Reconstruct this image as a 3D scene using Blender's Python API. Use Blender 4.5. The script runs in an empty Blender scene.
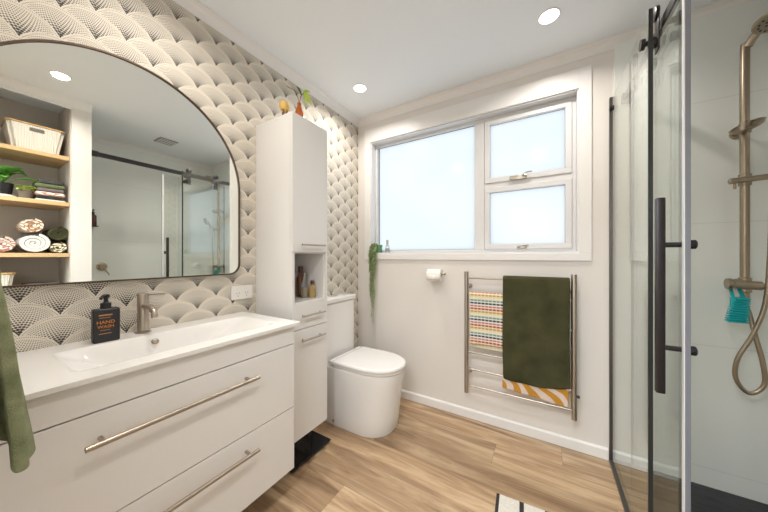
import bpy, bmesh, math, random
from mathutils import Vector, Matrix
S = bpy.context.scene
COL = S.collection
R = math.radians
random.seed(7)

# ------------------------------------------------------------------ camera, world, exposure
cam_d = bpy.data.cameras.new('camera')
cam = bpy.data.objects.new('camera', cam_d); COL.objects.link(cam)
cam_d.sensor_width = 36.0; cam_d.lens = 36.0 * 269.5 / 768.0
cam_d.clip_start = 0.02
cam.location = (1.476, -1.992, 1.168)
cam.rotation_euler = (R(90), 0, R(31.05))
S.camera = cam
W = bpy.data.worlds.new('world'); S.world = W; W.use_nodes = True
W.node_tree.nodes['Background'].inputs[0].default_value = (0.93, 0.965, 1.0, 1)
W.node_tree.nodes['Background'].inputs[1].default_value = 1.04
S.view_settings.view_transform = 'Standard'
S.view_settings.look = 'None'
S.view_settings.exposure = 0.26
S.view_settings.gamma = 1.0
S.view_settings.use_curve_mapping = False
LAMP_W = 4.6
HALL_FILL_W = 66.0
LAMP_COL = (1.0, 0.93, 0.85)
HALL_FILL_COL = (0.90, 0.96, 1.0)

# ------------------------------------------------------------------ materials
def new_mat(name):
    m = bpy.data.materials.new(name); m.use_nodes = True
    nt = m.node_tree
    return m, nt, nt.nodes['Principled BSDF']
def mat(name, col, rough=0.5, metal=0.0, **kw):
    m, nt, b = new_mat(name)
    b.inputs['Base Color'].default_value = (*col, 1)
    b.inputs['Roughness'].default_value = rough
    b.inputs['Metallic'].default_value = metal
    for k, v in kw.items():
        b.inputs[k.replace('_', ' ')].default_value = v
    return m
def N(nt, t, **kw):
    n = nt.nodes.new(t)
    for k, v in kw.items(): setattr(n, k, v)
    return n
def math_n(nt, op, a, b=None, c=None, clamp=False):
    n = nt.nodes.new('ShaderNodeMath'); n.operation = op; n.use_clamp = clamp
    for i, v in enumerate((a, b, c)):
        if v is None: continue
        if isinstance(v, (int, float)): n.inputs[i].default_value = v
        else: nt.links.new(v, n.inputs[i])
    return n.outputs[0]
def mix_col(nt, fac, a, b, mode='MIX'):
    n = nt.nodes.new('ShaderNodeMix'); n.data_type = 'RGBA'; n.blend_type = mode
    if isinstance(fac, (int, float)): n.inputs['Factor'].default_value = fac
    else: nt.links.new(fac, n.inputs['Factor'])
    for s, v in ((6, a), (7, b)):
        if isinstance(v, tuple): n.inputs[s].default_value = (*v, 1)
        else: nt.links.new(v, n.inputs[s])
    return n.outputs[2]
def noisy(name, c1, c2, scale=60, rough=0.9, bump=0.3, bscale=None, dist=0.003, stretch=None):
    m, nt, b = new_mat(name)
    tc = N(nt, 'ShaderNodeTexCoord'); mp = N(nt, 'ShaderNodeMapping')
    nt.links.new(tc.outputs['Object'], mp.inputs[0])
    if stretch: mp.inputs['Scale'].default_value = stretch
    n1 = N(nt, 'ShaderNodeTexNoise'); n1.inputs['Scale'].default_value = scale; n1.inputs['Detail'].default_value = 4
    nt.links.new(mp.outputs[0], n1.inputs[0])
    f = math_n(nt, 'MULTIPLY_ADD', n1.outputs[0], 2.2, -0.6, clamp=True)
    nt.links.new(mix_col(nt, f, c1, c2), b.inputs['Base Color'])
    b.inputs['Roughness'].default_value = rough
    if bump:
        n2 = N(nt, 'ShaderNodeTexNoise'); n2.inputs['Scale'].default_value = bscale or scale * 4; n2.inputs['Detail'].default_value = 3
        nt.links.new(mp.outputs[0], n2.inputs[0])
        bp = N(nt, 'ShaderNodeBump'); bp.inputs['Strength'].default_value = bump; bp.inputs['Distance'].default_value = dist
        nt.links.new(n2.outputs[0], bp.inputs['Height']); nt.links.new(bp.outputs[0], b.inputs['Normal'])
    return m

M = {}
M['paint'] = mat('wall_paint', (0.80, 0.765, 0.725), 0.55)
M['ceiling'] = mat('ceiling_paint', (0.88, 0.92, 0.96), 0.7)
M['trim'] = mat('trim_paint', (0.86, 0.845, 0.83), 0.4)
M['white_gloss'] = mat('cabinet_lacquer', (0.80, 0.785, 0.765), 0.28)
M['cab_dark'] = mat('cabinet_gap', (0.16, 0.14, 0.12), 0.7)
M['porcelain'] = mat('porcelain', (0.86, 0.845, 0.825), 0.12)
M['nickel'] = mat('brushed_nickel', (0.46, 0.40, 0.335), 0.36, 1.0)
M['bronze'] = mat('brushed_bronze', (0.40, 0.33, 0.25), 0.32, 1.0)
M['steel'] = mat('satin_steel', (0.50, 0.455, 0.40), 0.3, 1.0)
M['chrome'] = mat('chrome', (0.8, 0.8, 0.8), 0.08, 1.0)
M['gunmetal'] = mat('gunmetal', (0.12, 0.115, 0.11), 0.35, 0.8)
M['black'] = mat('black_plastic', (0.015, 0.015, 0.017), 0.4)
M['black_metal'] = mat('black_metal', (0.035, 0.03, 0.032), 0.35, 0.5)
M['seal_dark'] = mat('dark_seal', (0.02, 0.022, 0.02), 0.5)
M['seal_clear'] = mat('pale_seal', (0.20, 0.21, 0.24), 0.35, 0.0)
M['alu'] = mat('white_aluminium', (0.74, 0.74, 0.745), 0.35)
M['gasket'] = mat('window_gasket', (0.08, 0.1, 0.13), 0.6)
M['mirror'] = mat('mirror_silver', (0.95, 0.98, 0.95), 0.0, 1.0)
M['plate'] = mat('outlet_plastic', (0.82, 0.80, 0.76), 0.35)
M['orange'] = mat('orange_ink', (0.62, 0.22, 0.03), 0.5)
M['orange_pale'] = mat('pale_orange_ink', (0.45, 0.24, 0.10), 0.5)
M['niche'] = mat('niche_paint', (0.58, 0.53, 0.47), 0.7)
M['amber'] = mat('amber_glass', (0.55, 0.13, 0.015), 0.08, 0.0, Transmission_Weight=0.35)
M['brown_glass'] = mat('brown_glass', (0.10, 0.03, 0.015), 0.08)
M['gold_liquid'] = mat('gold_liquid', (0.62, 0.43, 0.16), 0.1, 0.0, Transmission_Weight=0.3)
M['clear'] = mat('clear_glass', (0.9, 0.92, 0.92), 0.03, 0.0, Transmission_Weight=0.85)
M['paper'] = noisy('toilet_paper', (0.85, 0.82, 0.77), (0.9, 0.88, 0.84), 40, 0.95, 0.2)
M['cardboard'] = mat('cardboard', (0.4, 0.28, 0.18), 0.9)
M['teal'] = mat('teal_plastic', (0.0, 0.42, 0.46), 0.4)
M['leaf'] = noisy('leaf_green', (0.06, 0.24, 0.03), (0.16, 0.42, 0.06), 30, 0.45, 0.0)
M['leaf_dark'] = noisy('leaf_dark', (0.03, 0.10, 0.03), (0.07, 0.18, 0.05), 30, 0.5, 0.0)
M['leaf_lime'] = noisy('leaf_lime', (0.38, 0.58, 0.06), (0.62, 0.72, 0.15), 30, 0.5, 0.0)
M['leaf_trail'] = noisy('trailing_green', (0.17, 0.27, 0.08), (0.42, 0.50, 0.24), 40, 0.6, 0.0)
M['pot_green'] = noisy('green_pot', (0.09, 0.30, 0.14), (0.20, 0.42, 0.22), 60, 0.6, 0.2)
M['yellow'] = mat('yellow_leaf', (0.75, 0.5, 0.14), 0.5)
M['twig'] = mat('twig_brown', (0.2, 0.11, 0.05), 0.8)
M['scale_glass'] = mat('scale_glass', (0.008, 0.009, 0.012), 0.08)
M['towel_green'] = noisy('green_towelling', (0.033, 0.033, 0.011), (0.078, 0.075, 0.028), 9, 1.0, 0.9, 420, 0.004)
M['towel_sage'] = noisy('sage_towelling', (0.14, 0.165, 0.08), (0.32, 0.345, 0.20), 25, 1.0, 0.9, 380, 0.004)
M['towel_grey'] = noisy('charcoal_towelling', (0.05, 0.05, 0.05), (0.08, 0.08, 0.08), 60, 1.0, 0.5)
M['towel_olive'] = noisy('olive_towelling', (0.11, 0.13, 0.055), (0.17, 0.19, 0.09), 60, 1.0, 0.5)
M['towel_mauve'] = noisy('mauve_towelling', (0.15, 0.12, 0.12), (0.2, 0.17, 0.17), 60, 1.0, 0.5)
M['towel_black'] = noisy('black_towelling', (0.02, 0.02, 0.02), (0.045, 0.04, 0.04), 60, 1.0, 0.5)
M['towel_white'] = noisy('white_towelling', (0.75, 0.71, 0.65), (0.86, 0.82, 0.77), 60, 1.0, 0.6)
M['wicker'] = None
M['tray'] = None

# frosted window pane: daylight from the sky passes through and is scattered
m, nt, b = new_mat('frosted_glass')
nt.nodes.remove(b)
tr = N(nt, 'ShaderNodeBsdfTranslucent'); tr.inputs[0].default_value = (0.93, 0.95, 0.97, 1)
gl = N(nt, 'ShaderNodeBsdfGlossy'); gl.inputs['Roughness'].default_value = 0.12
mx = N(nt, 'ShaderNodeMixShader'); mx.inputs[0].default_value = 0.025
ns = N(nt, 'ShaderNodeTexNoise'); ns.inputs['Scale'].default_value = 2.0
tc = N(nt, 'ShaderNodeTexCoord'); nt.links.new(tc.outputs['Object'], ns.inputs[0])
nt.links.new(mix_col(nt, ns.outputs[0], (0.86, 0.92, 0.97), (0.97, 0.97, 0.97)), tr.inputs[0])
nt.links.new(tr.outputs[0], mx.inputs[1]); nt.links.new(gl.outputs[0], mx.inputs[2])
nt.links.new(mx.outputs[0], nt.nodes['Material Output'].inputs[0])
M['frosted'] = m

# clear shower glass: thin slab, straight transmission plus Fresnel reflection
m, nt, b = new_mat('shower_glass')
nt.nodes.remove(b)
geo = N(nt, 'ShaderNodeNewGeometry')
ior = math_n(nt, 'MULTIPLY_ADD', geo.outputs['Backfacing'], 1 / 1.85 - 1.85, 1.85)
fr = N(nt, 'ShaderNodeFresnel'); nt.links.new(ior, fr.inputs[0])
tp = N(nt, 'ShaderNodeBsdfTransparent'); tp.inputs[0].default_value = (0.972, 0.98, 0.972, 1)
gl = N(nt, 'ShaderNodeBsdfGlossy'); gl.inputs['Roughness'].default_value = 0.0
gl.inputs[0].default_value = (0.95, 0.98, 0.96, 1)
mx = N(nt, 'ShaderNodeMixShader')
nt.links.new(fr.outputs[0], mx.inputs[0]); nt.links.new(tp.outputs[0], mx.inputs[1]); nt.links.new(gl.outputs[0], mx.inputs[2])
nt.links.new(mx.outputs[0], nt.nodes['Material Output'].inputs[0])
M['glass'] = m

# lamp lens
m, nt, b = new_mat('lamp_lens')
b.inputs['Base Color'].default_value = (1, 1, 1, 1)
b.inputs['Emission Color'].default_value = (1.0, 0.93, 0.82, 1); b.inputs['Emission Strength'].default_value = 6.0
M['lens'] = m

# wood floor: planks running along x
m, nt, b = new_mat('oak_planks')
geo = N(nt, 'ShaderNodeNewGeometry'); sep = N(nt, 'ShaderNodeSeparateXYZ'); nt.links.new(geo.outputs['Position'], sep.inputs[0])
x, y = sep.outputs[0], sep.outputs[1]
PW, PL = 0.18, 1.22
row = math_n(nt, 'FLOOR', math_n(nt, 'DIVIDE', math_n(nt, 'ADD', y, 5.06), PW))
fy = math_n(nt, 'FRACT', math_n(nt, 'DIVIDE', math_n(nt, 'ADD', y, 5.06), PW))
wn = N(nt, 'ShaderNodeTexWhiteNoise', noise_dimensions='1D'); nt.links.new(row, wn.inputs['W'])
xs = math_n(nt, 'ADD', math_n(nt, 'DIVIDE', x, PL), math_n(nt, 'MULTIPLY', wn.outputs[0], 7.0))
colm = math_n(nt, 'FLOOR', xs); fx = math_n(nt, 'FRACT', xs)
cmb = N(nt, 'ShaderNodeCombineXYZ'); nt.links.new(row, cmb.inputs[0]); nt.links.new(colm, cmb.inputs[1])
wn2 = N(nt, 'ShaderNodeTexWhiteNoise', noise_dimensions='2D'); nt.links.new(cmb.outputs[0], wn2.inputs['Vector'])
gv = N(nt, 'ShaderNodeCombineXYZ')
nt.links.new(math_n(nt, 'MULTIPLY', x, 1.6), gv.inputs[0]); nt.links.new(math_n(nt, 'MULTIPLY', y, 16.0), gv.inputs[1])
nt.links.new(math_n(nt, 'MULTIPLY', wn2.outputs[0], 40.0), gv.inputs[2])
g1 = N(nt, 'ShaderNodeTexNoise'); g1.inputs['Scale'].default_value = 1.0; g1.inputs['Detail'].default_value = 6; g1.inputs['Distortion'].default_value = 0.9
g1.inputs['Roughness'].default_value = 0.62
nt.links.new(gv.outputs[0], g1.inputs[0])
gv2 = N(nt, 'ShaderNodeVectorMath', operation='MULTIPLY'); gv2.inputs[1].default_value = (3.0, 9.0, 1); nt.links.new(gv.outputs[0], gv2.inputs[0])
g2 = N(nt, 'ShaderNodeTexNoise'); g2.inputs['Scale'].default_value = 1.0; g2.inputs['Detail'].default_value = 3
nt.links.new(gv2.outputs[0], g2.inputs[0])
rmp = N(nt, 'ShaderNodeValToRGB'); nt.links.new(g1.outputs[0], rmp.inputs[0])
cr = rmp.color_ramp; cr.elements[0].position = 0.33; cr.elements[0].color = (0.20, 0.115, 0.062, 1)
cr.elements[1].position = 0.66; cr.elements[1].color = (0.56, 0.41, 0.26, 1)
e = cr.elements.new(0.50); e.color = (0.375, 0.245, 0.14, 1)
c = mix_col(nt, math_n(nt, 'MULTIPLY_ADD', g2.outputs[0], 1.6, -0.5, clamp=True), rmp.outputs[0], (0.48, 0.35, 0.225))
c = mix_col(nt, 0.45, rmp.outputs[0], c)
tone = math_n(nt, 'MULTIPLY_ADD', wn2.outputs[0], 0.45, 0.76)
tn = N(nt, 'ShaderNodeCombineColor')
for i in range(3): nt.links.new(tone, tn.inputs[i])
c = mix_col(nt, 1.0, c, tn.outputs[0], 'MULTIPLY')
ey = math_n(nt, 'MINIMUM', fy, math_n(nt, 'SUBTRACT', 1.0, fy))
ex = math_n(nt, 'MULTIPLY', math_n(nt, 'MINIMUM', fx, math_n(nt, 'SUBTRACT', 1.0, fx)), PL / PW)
ed = math_n(nt, 'LESS_THAN', math_n(nt, 'MINIMUM', ex, ey), 0.008)
c = mix_col(nt, math_n(nt, 'MULTIPLY', ed, 0.45), c, (0.16, 0.09, 0.05))
nt.links.new(c, b.inputs['Base Color'])
b.inputs['Roughness'].default_value = 0.38
M['floor'] = m

# fan-scallop wallpaper (printed pattern), in wall coordinates
def wallpaper():
    m, nt, b = new_mat('scallop_wallpaper')
    geo = N(nt, 'ShaderNodeNewGeometry'); sep = N(nt, 'ShaderNodeSeparateXYZ'); nt.links.new(geo.outputs['Position'], sep.inputs[0])
    y, z = sep.outputs[1], sep.outputs[2]
    Wd, H, RR = 0.1755, 0.109, 0.0983
    def fam(y0, z0):
        u = math_n(nt, 'ADD', math_n(nt, 'DIVIDE', math_n(nt, 'SUBTRACT', y, y0), Wd), 100.5)
        xa = math_n(nt, 'MULTIPLY', math_n(nt, 'SUBTRACT', math_n(nt, 'FRACT', u), 0.5), Wd)
        s = math_n(nt, 'SQRT', math_n(nt, 'SUBTRACT', RR * RR, math_n(nt, 'MULTIPLY', xa, xa)))
        k = math_n(nt, 'CEIL', math_n(nt, 'DIVIDE', math_n(nt, 'SUBTRACT', math_n(nt, 'SUBTRACT', z, s), z0), H))
        return xa, math_n(nt, 'MULTIPLY_ADD', k, H, z0)
    xa, za = fam(-1.151, 0.9045 + 0.0108)
    xb, zb = fam(-1.151 + Wd / 2, 0.9045 + 0.0108 + H / 2)
    useb = math_n(nt, 'LESS_THAN', zb, za)
    def lerp(p, q): return math_n(nt, 'ADD', p, math_n(nt, 'MULTIPLY', useb, math_n(nt, 'SUBTRACT', q, p)))
    lx = lerp(xa, xb); lz = math_n(nt, 'SUBTRACT', z, lerp(za, zb))
    d = math_n(nt, 'SQRT', math_n(nt, 'ADD', math_n(nt, 'MULTIPLY', lx, lx), math_n(nt, 'MULTIPLY', lz, lz)))
    # dots: centred slightly below the circle centre so that rings open like a fan
    lz2 = math_n(nt, 'ADD', lz, 0.0108)
    d2 = math_n(nt, 'SQRT', math_n(nt, 'ADD', math_n(nt, 'MULTIPLY', lx, lx), math_n(nt, 'MULTIPLY', lz2, lz2)))
    th = math_n(nt, 'ARCTAN2', lx, lz2)
    p0, kk = 0.0096, 0.050
    rq = math_n(nt, 'DIVIDE', math_n(nt, 'LOGARITHM', math_n(nt, 'SUBTRACT', 1.0, math_n(nt, 'MULTIPLY', d2, kk / p0)), math.e), -kk)
    rc = math_n(nt, 'ADD', math_n(nt, 'FLOOR', rq), 0.5)
    fr_ = math_n(nt, 'SUBTRACT', rq, rc)
    ex_ = math_n(nt, 'EXPONENT', math_n(nt, 'MULTIPLY', rc, -kk))
    nn = math_n(nt, 'ROUND', math_n(nt, 'MULTIPLY', math_n(nt, 'DIVIDE', math_n(nt, 'SUBTRACT', 1.0, ex_), ex_), 2 * math.pi / kk))
    aq = math_n(nt, 'DIVIDE', math_n(nt, 'MULTIPLY', th, nn), 2 * math.pi)
    af = math_n(nt, 'SUBTRACT', math_n(nt, 'FRACT', math_n(nt, 'ADD', math_n(nt, 'MULTIPLY_ADD', rc, 0.5, aq), 100.5)), 0.5)
    dd = math_n(nt, 'SQRT', math_n(nt, 'ADD', math_n(nt, 'MULTIPLY', fr_, fr_), math_n(nt, 'MULTIPLY', af, af)))
    q_ = math_n(nt, 'SUBTRACT', 1.0, math_n(nt, 'DIVIDE', d2, RR), clamp=True)
    size = math_n(nt, 'MULTIPLY_ADD', math_n(nt, 'MULTIPLY', q_, q_), 0.34, 0.29)
    dot = math_n(nt, 'MULTIPLY_ADD', math_n(nt, 'SUBTRACT', size, dd), 8.0, 0.5, clamp=True)
    rim = math_n(nt, 'GREATER_THAN', d, RR - 0.0036)
    rim2 = math_n(nt, 'LESS_THAN', math_n(nt, 'ABSOLUTE', math_n(nt, 'SUBTRACT', d, RR - 0.0095)), 0.0013)
    rim = math_n(nt, 'MAXIMUM', rim, rim2)
    dot = math_n(nt, 'MULTIPLY', dot, math_n(nt, 'SUBTRACT', 1.0, rim))
    fade = math_n(nt, 'MULTIPLY_ADD', math_n(nt, 'DIVIDE', d2, RR), -0.30, 1.05, clamp=True)
    dot = math_n(nt, 'MULTIPLY', dot, fade)
    c = mix_col(nt, dot, (0.80, 0.74, 0.64), (0.032, 0.027, 0.022))
    nt.links.new(c, b.inputs['Base Color']); b.inputs['Roughness'].default_value = 0.6
    return m
M['wallpaper'] = wallpaper()

# large pale shower tiles with thin grout lines (horizontal joints)
def tile_mat():
    m, nt, b = new_mat('shower_tiles')
    geo = N(nt, 'ShaderNodeNewGeometry'); sep = N(nt, 'ShaderNodeSeparateXYZ'); nt.links.new(geo.outputs['Position'], sep.inputs[0])
    fz = math_n(nt, 'FRACT', math_n(nt, 'DIVIDE', math_n(nt, 'ADD', sep.outputs[2], 10 - 0.35), 0.61))
    g = math_n(nt, 'LESS_THAN', fz, 0.006)
    ns = N(nt, 'ShaderNodeTexNoise'); ns.inputs['Scale'].default_value = 3.0; nt.links.new(geo.outputs['Position'], ns.inputs[0])
    base = mix_col(nt, ns.outputs[0], (0.85, 0.885, 0.855), (0.885, 0.915, 0.89))
    c = mix_col(nt, g, base, (0.76, 0.78, 0.76))
    nt.links.new(c, b.inputs['Base Color']); b.inputs['Roughness'].default_value = 0.3
    return m
M['tile'] = tile_mat()
M['tray'] = noisy('charcoal_tray', (0.018, 0.019, 0.022), (0.04, 0.042, 0.048), 14, 0.5, 0.5, 60, 0.004, (1, 2.5, 1))
M['shelf_wood'] = noisy('pine_shelf', (0.60, 0.38, 0.17), (0.72, 0.50, 0.27), 14, 0.5, 0.0, stretch=(2, 0.5, 14))
M['bamboo'] = noisy('bamboo_rim', (0.50, 0.30, 0.11), (0.64, 0.42, 0.19), 30, 0.5, 0.1)
def wicker():
    m, nt, b = new_mat('white_wicker')
    tc = N(nt, 'ShaderNodeTexCoord')
    w = N(nt, 'ShaderNodeTexWave', bands_direction='Y'); w.inputs['Scale'].default_value = 26; w.inputs['Distortion'].default_value = 1.04
    nt.links.new(tc.outputs['Object'], w.inputs[0])
    w2 = N(nt, 'ShaderNodeTexWave', bands_direction='Z'); w2.inputs['Scale'].default_value = 50; w2.inputs['Distortion'].default_value = 1.0
    nt.links.new(tc.outputs['Object'], w2.inputs[0])
    h = math_n(nt, 'MULTIPLY', math_n(nt, 'ADD', w.outputs[1], 0.3), math_n(nt, 'ADD', w2.outputs[1], 0.6))
    nt.links.new(mix_col(nt, math_n(nt, 'MINIMUM', h, 1.0), (0.80, 0.73, 0.62), (0.95, 0.92, 0.85)), b.inputs['Base Color'])
    bp = N(nt, 'ShaderNodeBump'); bp.inputs['Distance'].default_value = 0.002; nt.links.new(h, bp.inputs['Height']); nt.links.new(bp.outputs[0], b.inputs['Normal'])
    b.inputs['Roughness'].default_value = 0.8
    return m
M['wicker'] = wicker()
# multicoloured waffle stripes
def striped():
    m, nt, b = new_mat('rainbow_waffle')
    geo = N(nt, 'ShaderNodeNewGeometry'); sep = N(nt, 'ShaderNodeSeparateXYZ'); nt.links.new(geo.outputs['Position'], sep.inputs[0])
    f = math_n(nt, 'FRACT', math_n(nt, 'DIVIDE', math_n(nt, 'ADD', sep.outputs[2], 10 - 0.900), 0.111))
    r = N(nt, 'ShaderNodeValToRGB'); nt.links.new(f, r.inputs[0]); r.color_ramp.interpolation = 'CONSTANT'
    cols = [(0, (0.78, 0.68, 0.45)), (0.09, (0.58, 0.36, 0.06)), (0.19, (0.80, 0.72, 0.58)), (0.26, (0.45, 0.09, 0.04)), (0.36, (0.80, 0.70, 0.60)),
            (0.43, (0.52, 0.18, 0.20)), (0.52, (0.82, 0.78, 0.68)), (0.60, (0.02, 0.05, 0.10)), (0.70, (0.78, 0.76, 0.68)), (0.77, (0.16, 0.34, 0.33)), (0.87, (0.82, 0.76, 0.60))]
    cr = r.color_ramp
    cr.elements[0].position = 0; cr.elements[0].color = (*cols[0][1], 1)
    cr.elements[1].position = cols[1][0]; cr.elements[1].color = (*cols[1][1], 1)
    for pz, cc in cols[2:]:
        e = cr.elements.new(pz); e.color = (*cc, 1)
    fx = math_n(nt, 'FRACT', math_n(nt, 'DIVIDE', math_n(nt, 'ADD', sep.outputs[0], 1), 0.0235))
    gx = math_n(nt, 'LESS_THAN', math_n(nt, 'ABSOLUTE', math_n(nt, 'SUBTRACT', fx, 0.5)), 0.15)
    c = mix_col(nt, math_n(nt, 'MULTIPLY', gx, 0.5), r.outputs[0], (0.84, 0.78, 0.66))
    nt.links.new(c, b.inputs['Base Color']); b.inputs['Roughness'].default_value = 1
    h = math_n(nt, 'ABSOLUTE', math_n(nt, 'SUBTRACT', fx, 0.5))
    bp = N(nt, 'ShaderNodeBump'); bp.inputs['Distance'].default_value = 0.004; nt.links.new(h, bp.inputs['Height']); nt.links.new(bp.outputs[0], b.inputs['Normal'])
    return m
M['striped'] = striped()
def floral(name, bg, fg, sc, thr=0.0, kind='RINGS', dist=9.0):
    m, nt, b = new_mat(name)
    tc = N(nt, 'ShaderNodeTexCoord')
    n = N(nt, 'ShaderNodeTexNoise'); n.inputs['Scale'].default_value = sc * 0.5; nt.links.new(tc.outputs['Object'], n.inputs[0])
    w = N(nt, 'ShaderNodeTexWave'); w.wave_type = kind; w.rings_direction = 'Y'; w.bands_direction = 'DIAGONAL'; w.inputs['Scale'].default_value = sc; w.inputs['Distortion'].default_value = dist; w.inputs['Detail'].default_value = 1
    w.inputs['Detail Scale'].default_value = 0.6
    nt.links.new(tc.outputs['Object'], w.inputs[0])
    f = math_n(nt, 'MULTIPLY_ADD', math_n(nt, 'SUBTRACT', w.outputs[1], 0.5 + thr), 6.0, 0.5, clamp=True)
    nt.links.new(mix_col(nt, f, bg, fg), b.inputs['Base Color']); b.inputs['Roughness'].default_value = 1.0
    return m
M['floral'] = floral('orange_floral', (0.56, 0.27, 0.035), (0.74, 0.62, 0.54), 6, 0.05, 'BANDS', 14.0)
M['brown_pattern'] = floral('brown_patterned_towelling', (0.42, 0.20, 0.10), (0.84, 0.76, 0.62), 36, -0.1)
M['red_pattern'] = floral('red_patterned_towelling', (0.42, 0.17, 0.13), (0.84, 0.76, 0.66), 44, -0.05)
M['beige_pattern'] = floral('beige_patterned_towelling', (0.12, 0.10, 0.04), (0.82, 0.74, 0.58), 34, -0.1)
M['pink_pattern'] = floral('pink_patterned_towelling', (0.62, 0.28, 0.22), (0.85, 0.75, 0.68), 34, 0.0)
def rug_mat():
    m, nt, b = new_mat('striped_rug')
    tc = N(nt, 'ShaderNodeTexCoord'); sep = N(nt, 'ShaderNodeSeparateXYZ'); nt.links.new(tc.outputs['Object'], sep.inputs[0])
    f = math_n(nt, 'FRACT', math_n(nt, 'DIVIDE', math_n(nt, 'ADD', sep.outputs[0], 1.04 + 0.047), 0.104))
    s = math_n(nt, 'LESS_THAN', math_n(nt, 'ABSOLUTE', math_n(nt, 'SUBTRACT', f, 0.5)), 0.09)
    n = N(nt, 'ShaderNodeTexNoise'); n.inputs['Scale'].default_value = 90; nt.links.new(tc.outputs['Object'], n.inputs[0])
    c = mix_col(nt, n.outputs[0], (0.55, 0.50, 0.42), (0.80, 0.77, 0.72))
    nt.links.new(mix_col(nt, s, c, (0.035, 0.03, 0.03)), b.inputs['Base Color']); b.inputs['Roughness'].default_value = 1.0
    bp = N(nt, 'ShaderNodeBump'); bp.inputs['Distance'].default_value = 0.004; nt.links.new(n.outputs[0], bp.inputs['Height']); nt.links.new(bp.outputs[0], b.inputs['Normal'])
    return m
M['rug'] = rug_mat()

# ------------------------------------------------------------------ mesh helpers
def bm_new(): return bmesh.new()
def add_box(bm, x0, x1, y0, y1, z0, z1, bev=0.0, seg=2):
    r = bmesh.ops.create_cube(bm, size=1.0)
    vs = r['verts']
    for v in vs:
        v.co = Vector(((x0 + x1) / 2 + v.co.x * (x1 - x0), (y0 + y1) / 2 + v.co.y * (y1 - y0), (z0 + z1) / 2 + v.co.z * (z1 - z0)))
    if bev > 0:
        es = list({e for v in vs for e in v.link_edges})
        bmesh.ops.bevel(bm, geom=es, offset=bev, segments=seg, affect='EDGES', profile=0.5)
def add_lathe(bm, prof, seg=24, mtx=None, cap=True):
    """prof: list of (r, z) about local z"""
    rings = []
    for r, z in prof:
        ring = []
        for i in range(seg):
            a = 2 * math.pi * i / seg
            v = Vector((r * math.cos(a), r * math.sin(a), z))
            if mtx is not None: v = mtx @ v
            ring.append(bm.verts.new(v))
        rings.append(ring)
    for a, b_ in zip(rings, rings[1:]):
        for i in range(seg):
            bm.faces.new((a[i], a[(i + 1) % seg], b_[(i + 1) % seg], b_[i]))
    if cap:
        bm.faces.new(list(reversed(rings[0]))); bm.faces.new(rings[-1])
def smooth_path(pts, n=8):
    P = [Vector(p) for p in pts]
    if len(P) < 3: return P
    out = []
    Q = [2 * P[0] - P[1]] + P + [2 * P[-1] - P[-2]]
    for i in range(1, len(Q) - 2):
        p0, p1, p2, p3 = Q[i - 1:i + 3]
        for k in range(n):
            t = k / n
            out.append(0.5 * ((2 * p1) + (p2 - p0) * t + (2 * p0 - 5 * p1 + 4 * p2 - p3) * t * t + (3 * p1 - p0 - 3 * p2 + p3) * t ** 3))
    out.append(P[-1])
    return out
def add_tube(bm, pts, r, seg=12, smooth=0, squash=None):
    P = smooth_path(pts, smooth) if smooth else [Vector(p) for p in pts]
    rad = r if callable(r) else (lambda t: r)
    T = [(P[min(i + 1, len(P) - 1)] - P[max(i - 1, 0)]).normalized() for i in range(len(P))]
    up = Vector((0, 0, 1)) if abs(T[0].z) < 0.9 else Vector((1, 0, 0))
    n = T[0].cross(up).normalized()
    rings = []
    for i, p in enumerate(P):
        n = (n - T[i] * n.dot(T[i])).normalized(); b_ = T[i].cross(n)
        rr = rad(i / max(1, len(P) - 1))
        rings.append([bm.verts.new(p + (n * math.cos(2 * math.pi * k / seg) + b_ * math.sin(2 * math.pi * k / seg)) * rr) for k in range(seg)])
    for a, b_ in zip(rings, rings[1:]):
        for k in range(seg):
            bm.faces.new((a[k], a[(k + 1) % seg], b_[(k + 1) % seg], b_[k]))
    bm.faces.new(list(reversed(rings[0]))); bm.faces.new(rings[-1])
def axis_mtx(p, d):
    d = Vector(d).normalized()
    return Matrix.Translation(Vector(p)) @ d.to_track_quat('Z', 'Y').to_matrix().to_4x4()
def add_cyl(bm, p, q, r, seg=24, bev=0.0):
    p, q = Vector(p), Vector(q); L = (q - p).length
    m_ = axis_mtx(p, q - p)
    if bev: prof = [(r - bev, 0), (r, bev), (r, L - bev), (r - bev, L)]
    else: prof = [(r, 0), (r, L)]
    add_lathe(bm, prof, seg, m_)
def add_prism(bm, outline, ax, a0, a1):
    """outline 2d in the two other axes"""
    def mk(u, v, w):
        return {0: (w, u, v), 1: (u, w, v), 2: (u, v, w)}[ax]
    A = [bm.verts.new(mk(u, v, a0)) for u, v in outline]
    B = [bm.verts.new(mk(u, v, a1)) for u, v in outline]
    n = len(A)
    for i in range(n): bm.faces.new((A[i], A[(i + 1) % n], B[(i + 1) % n], B[i]))
    bm.faces.new(list(reversed(A))); bm.faces.new(B)
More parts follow.
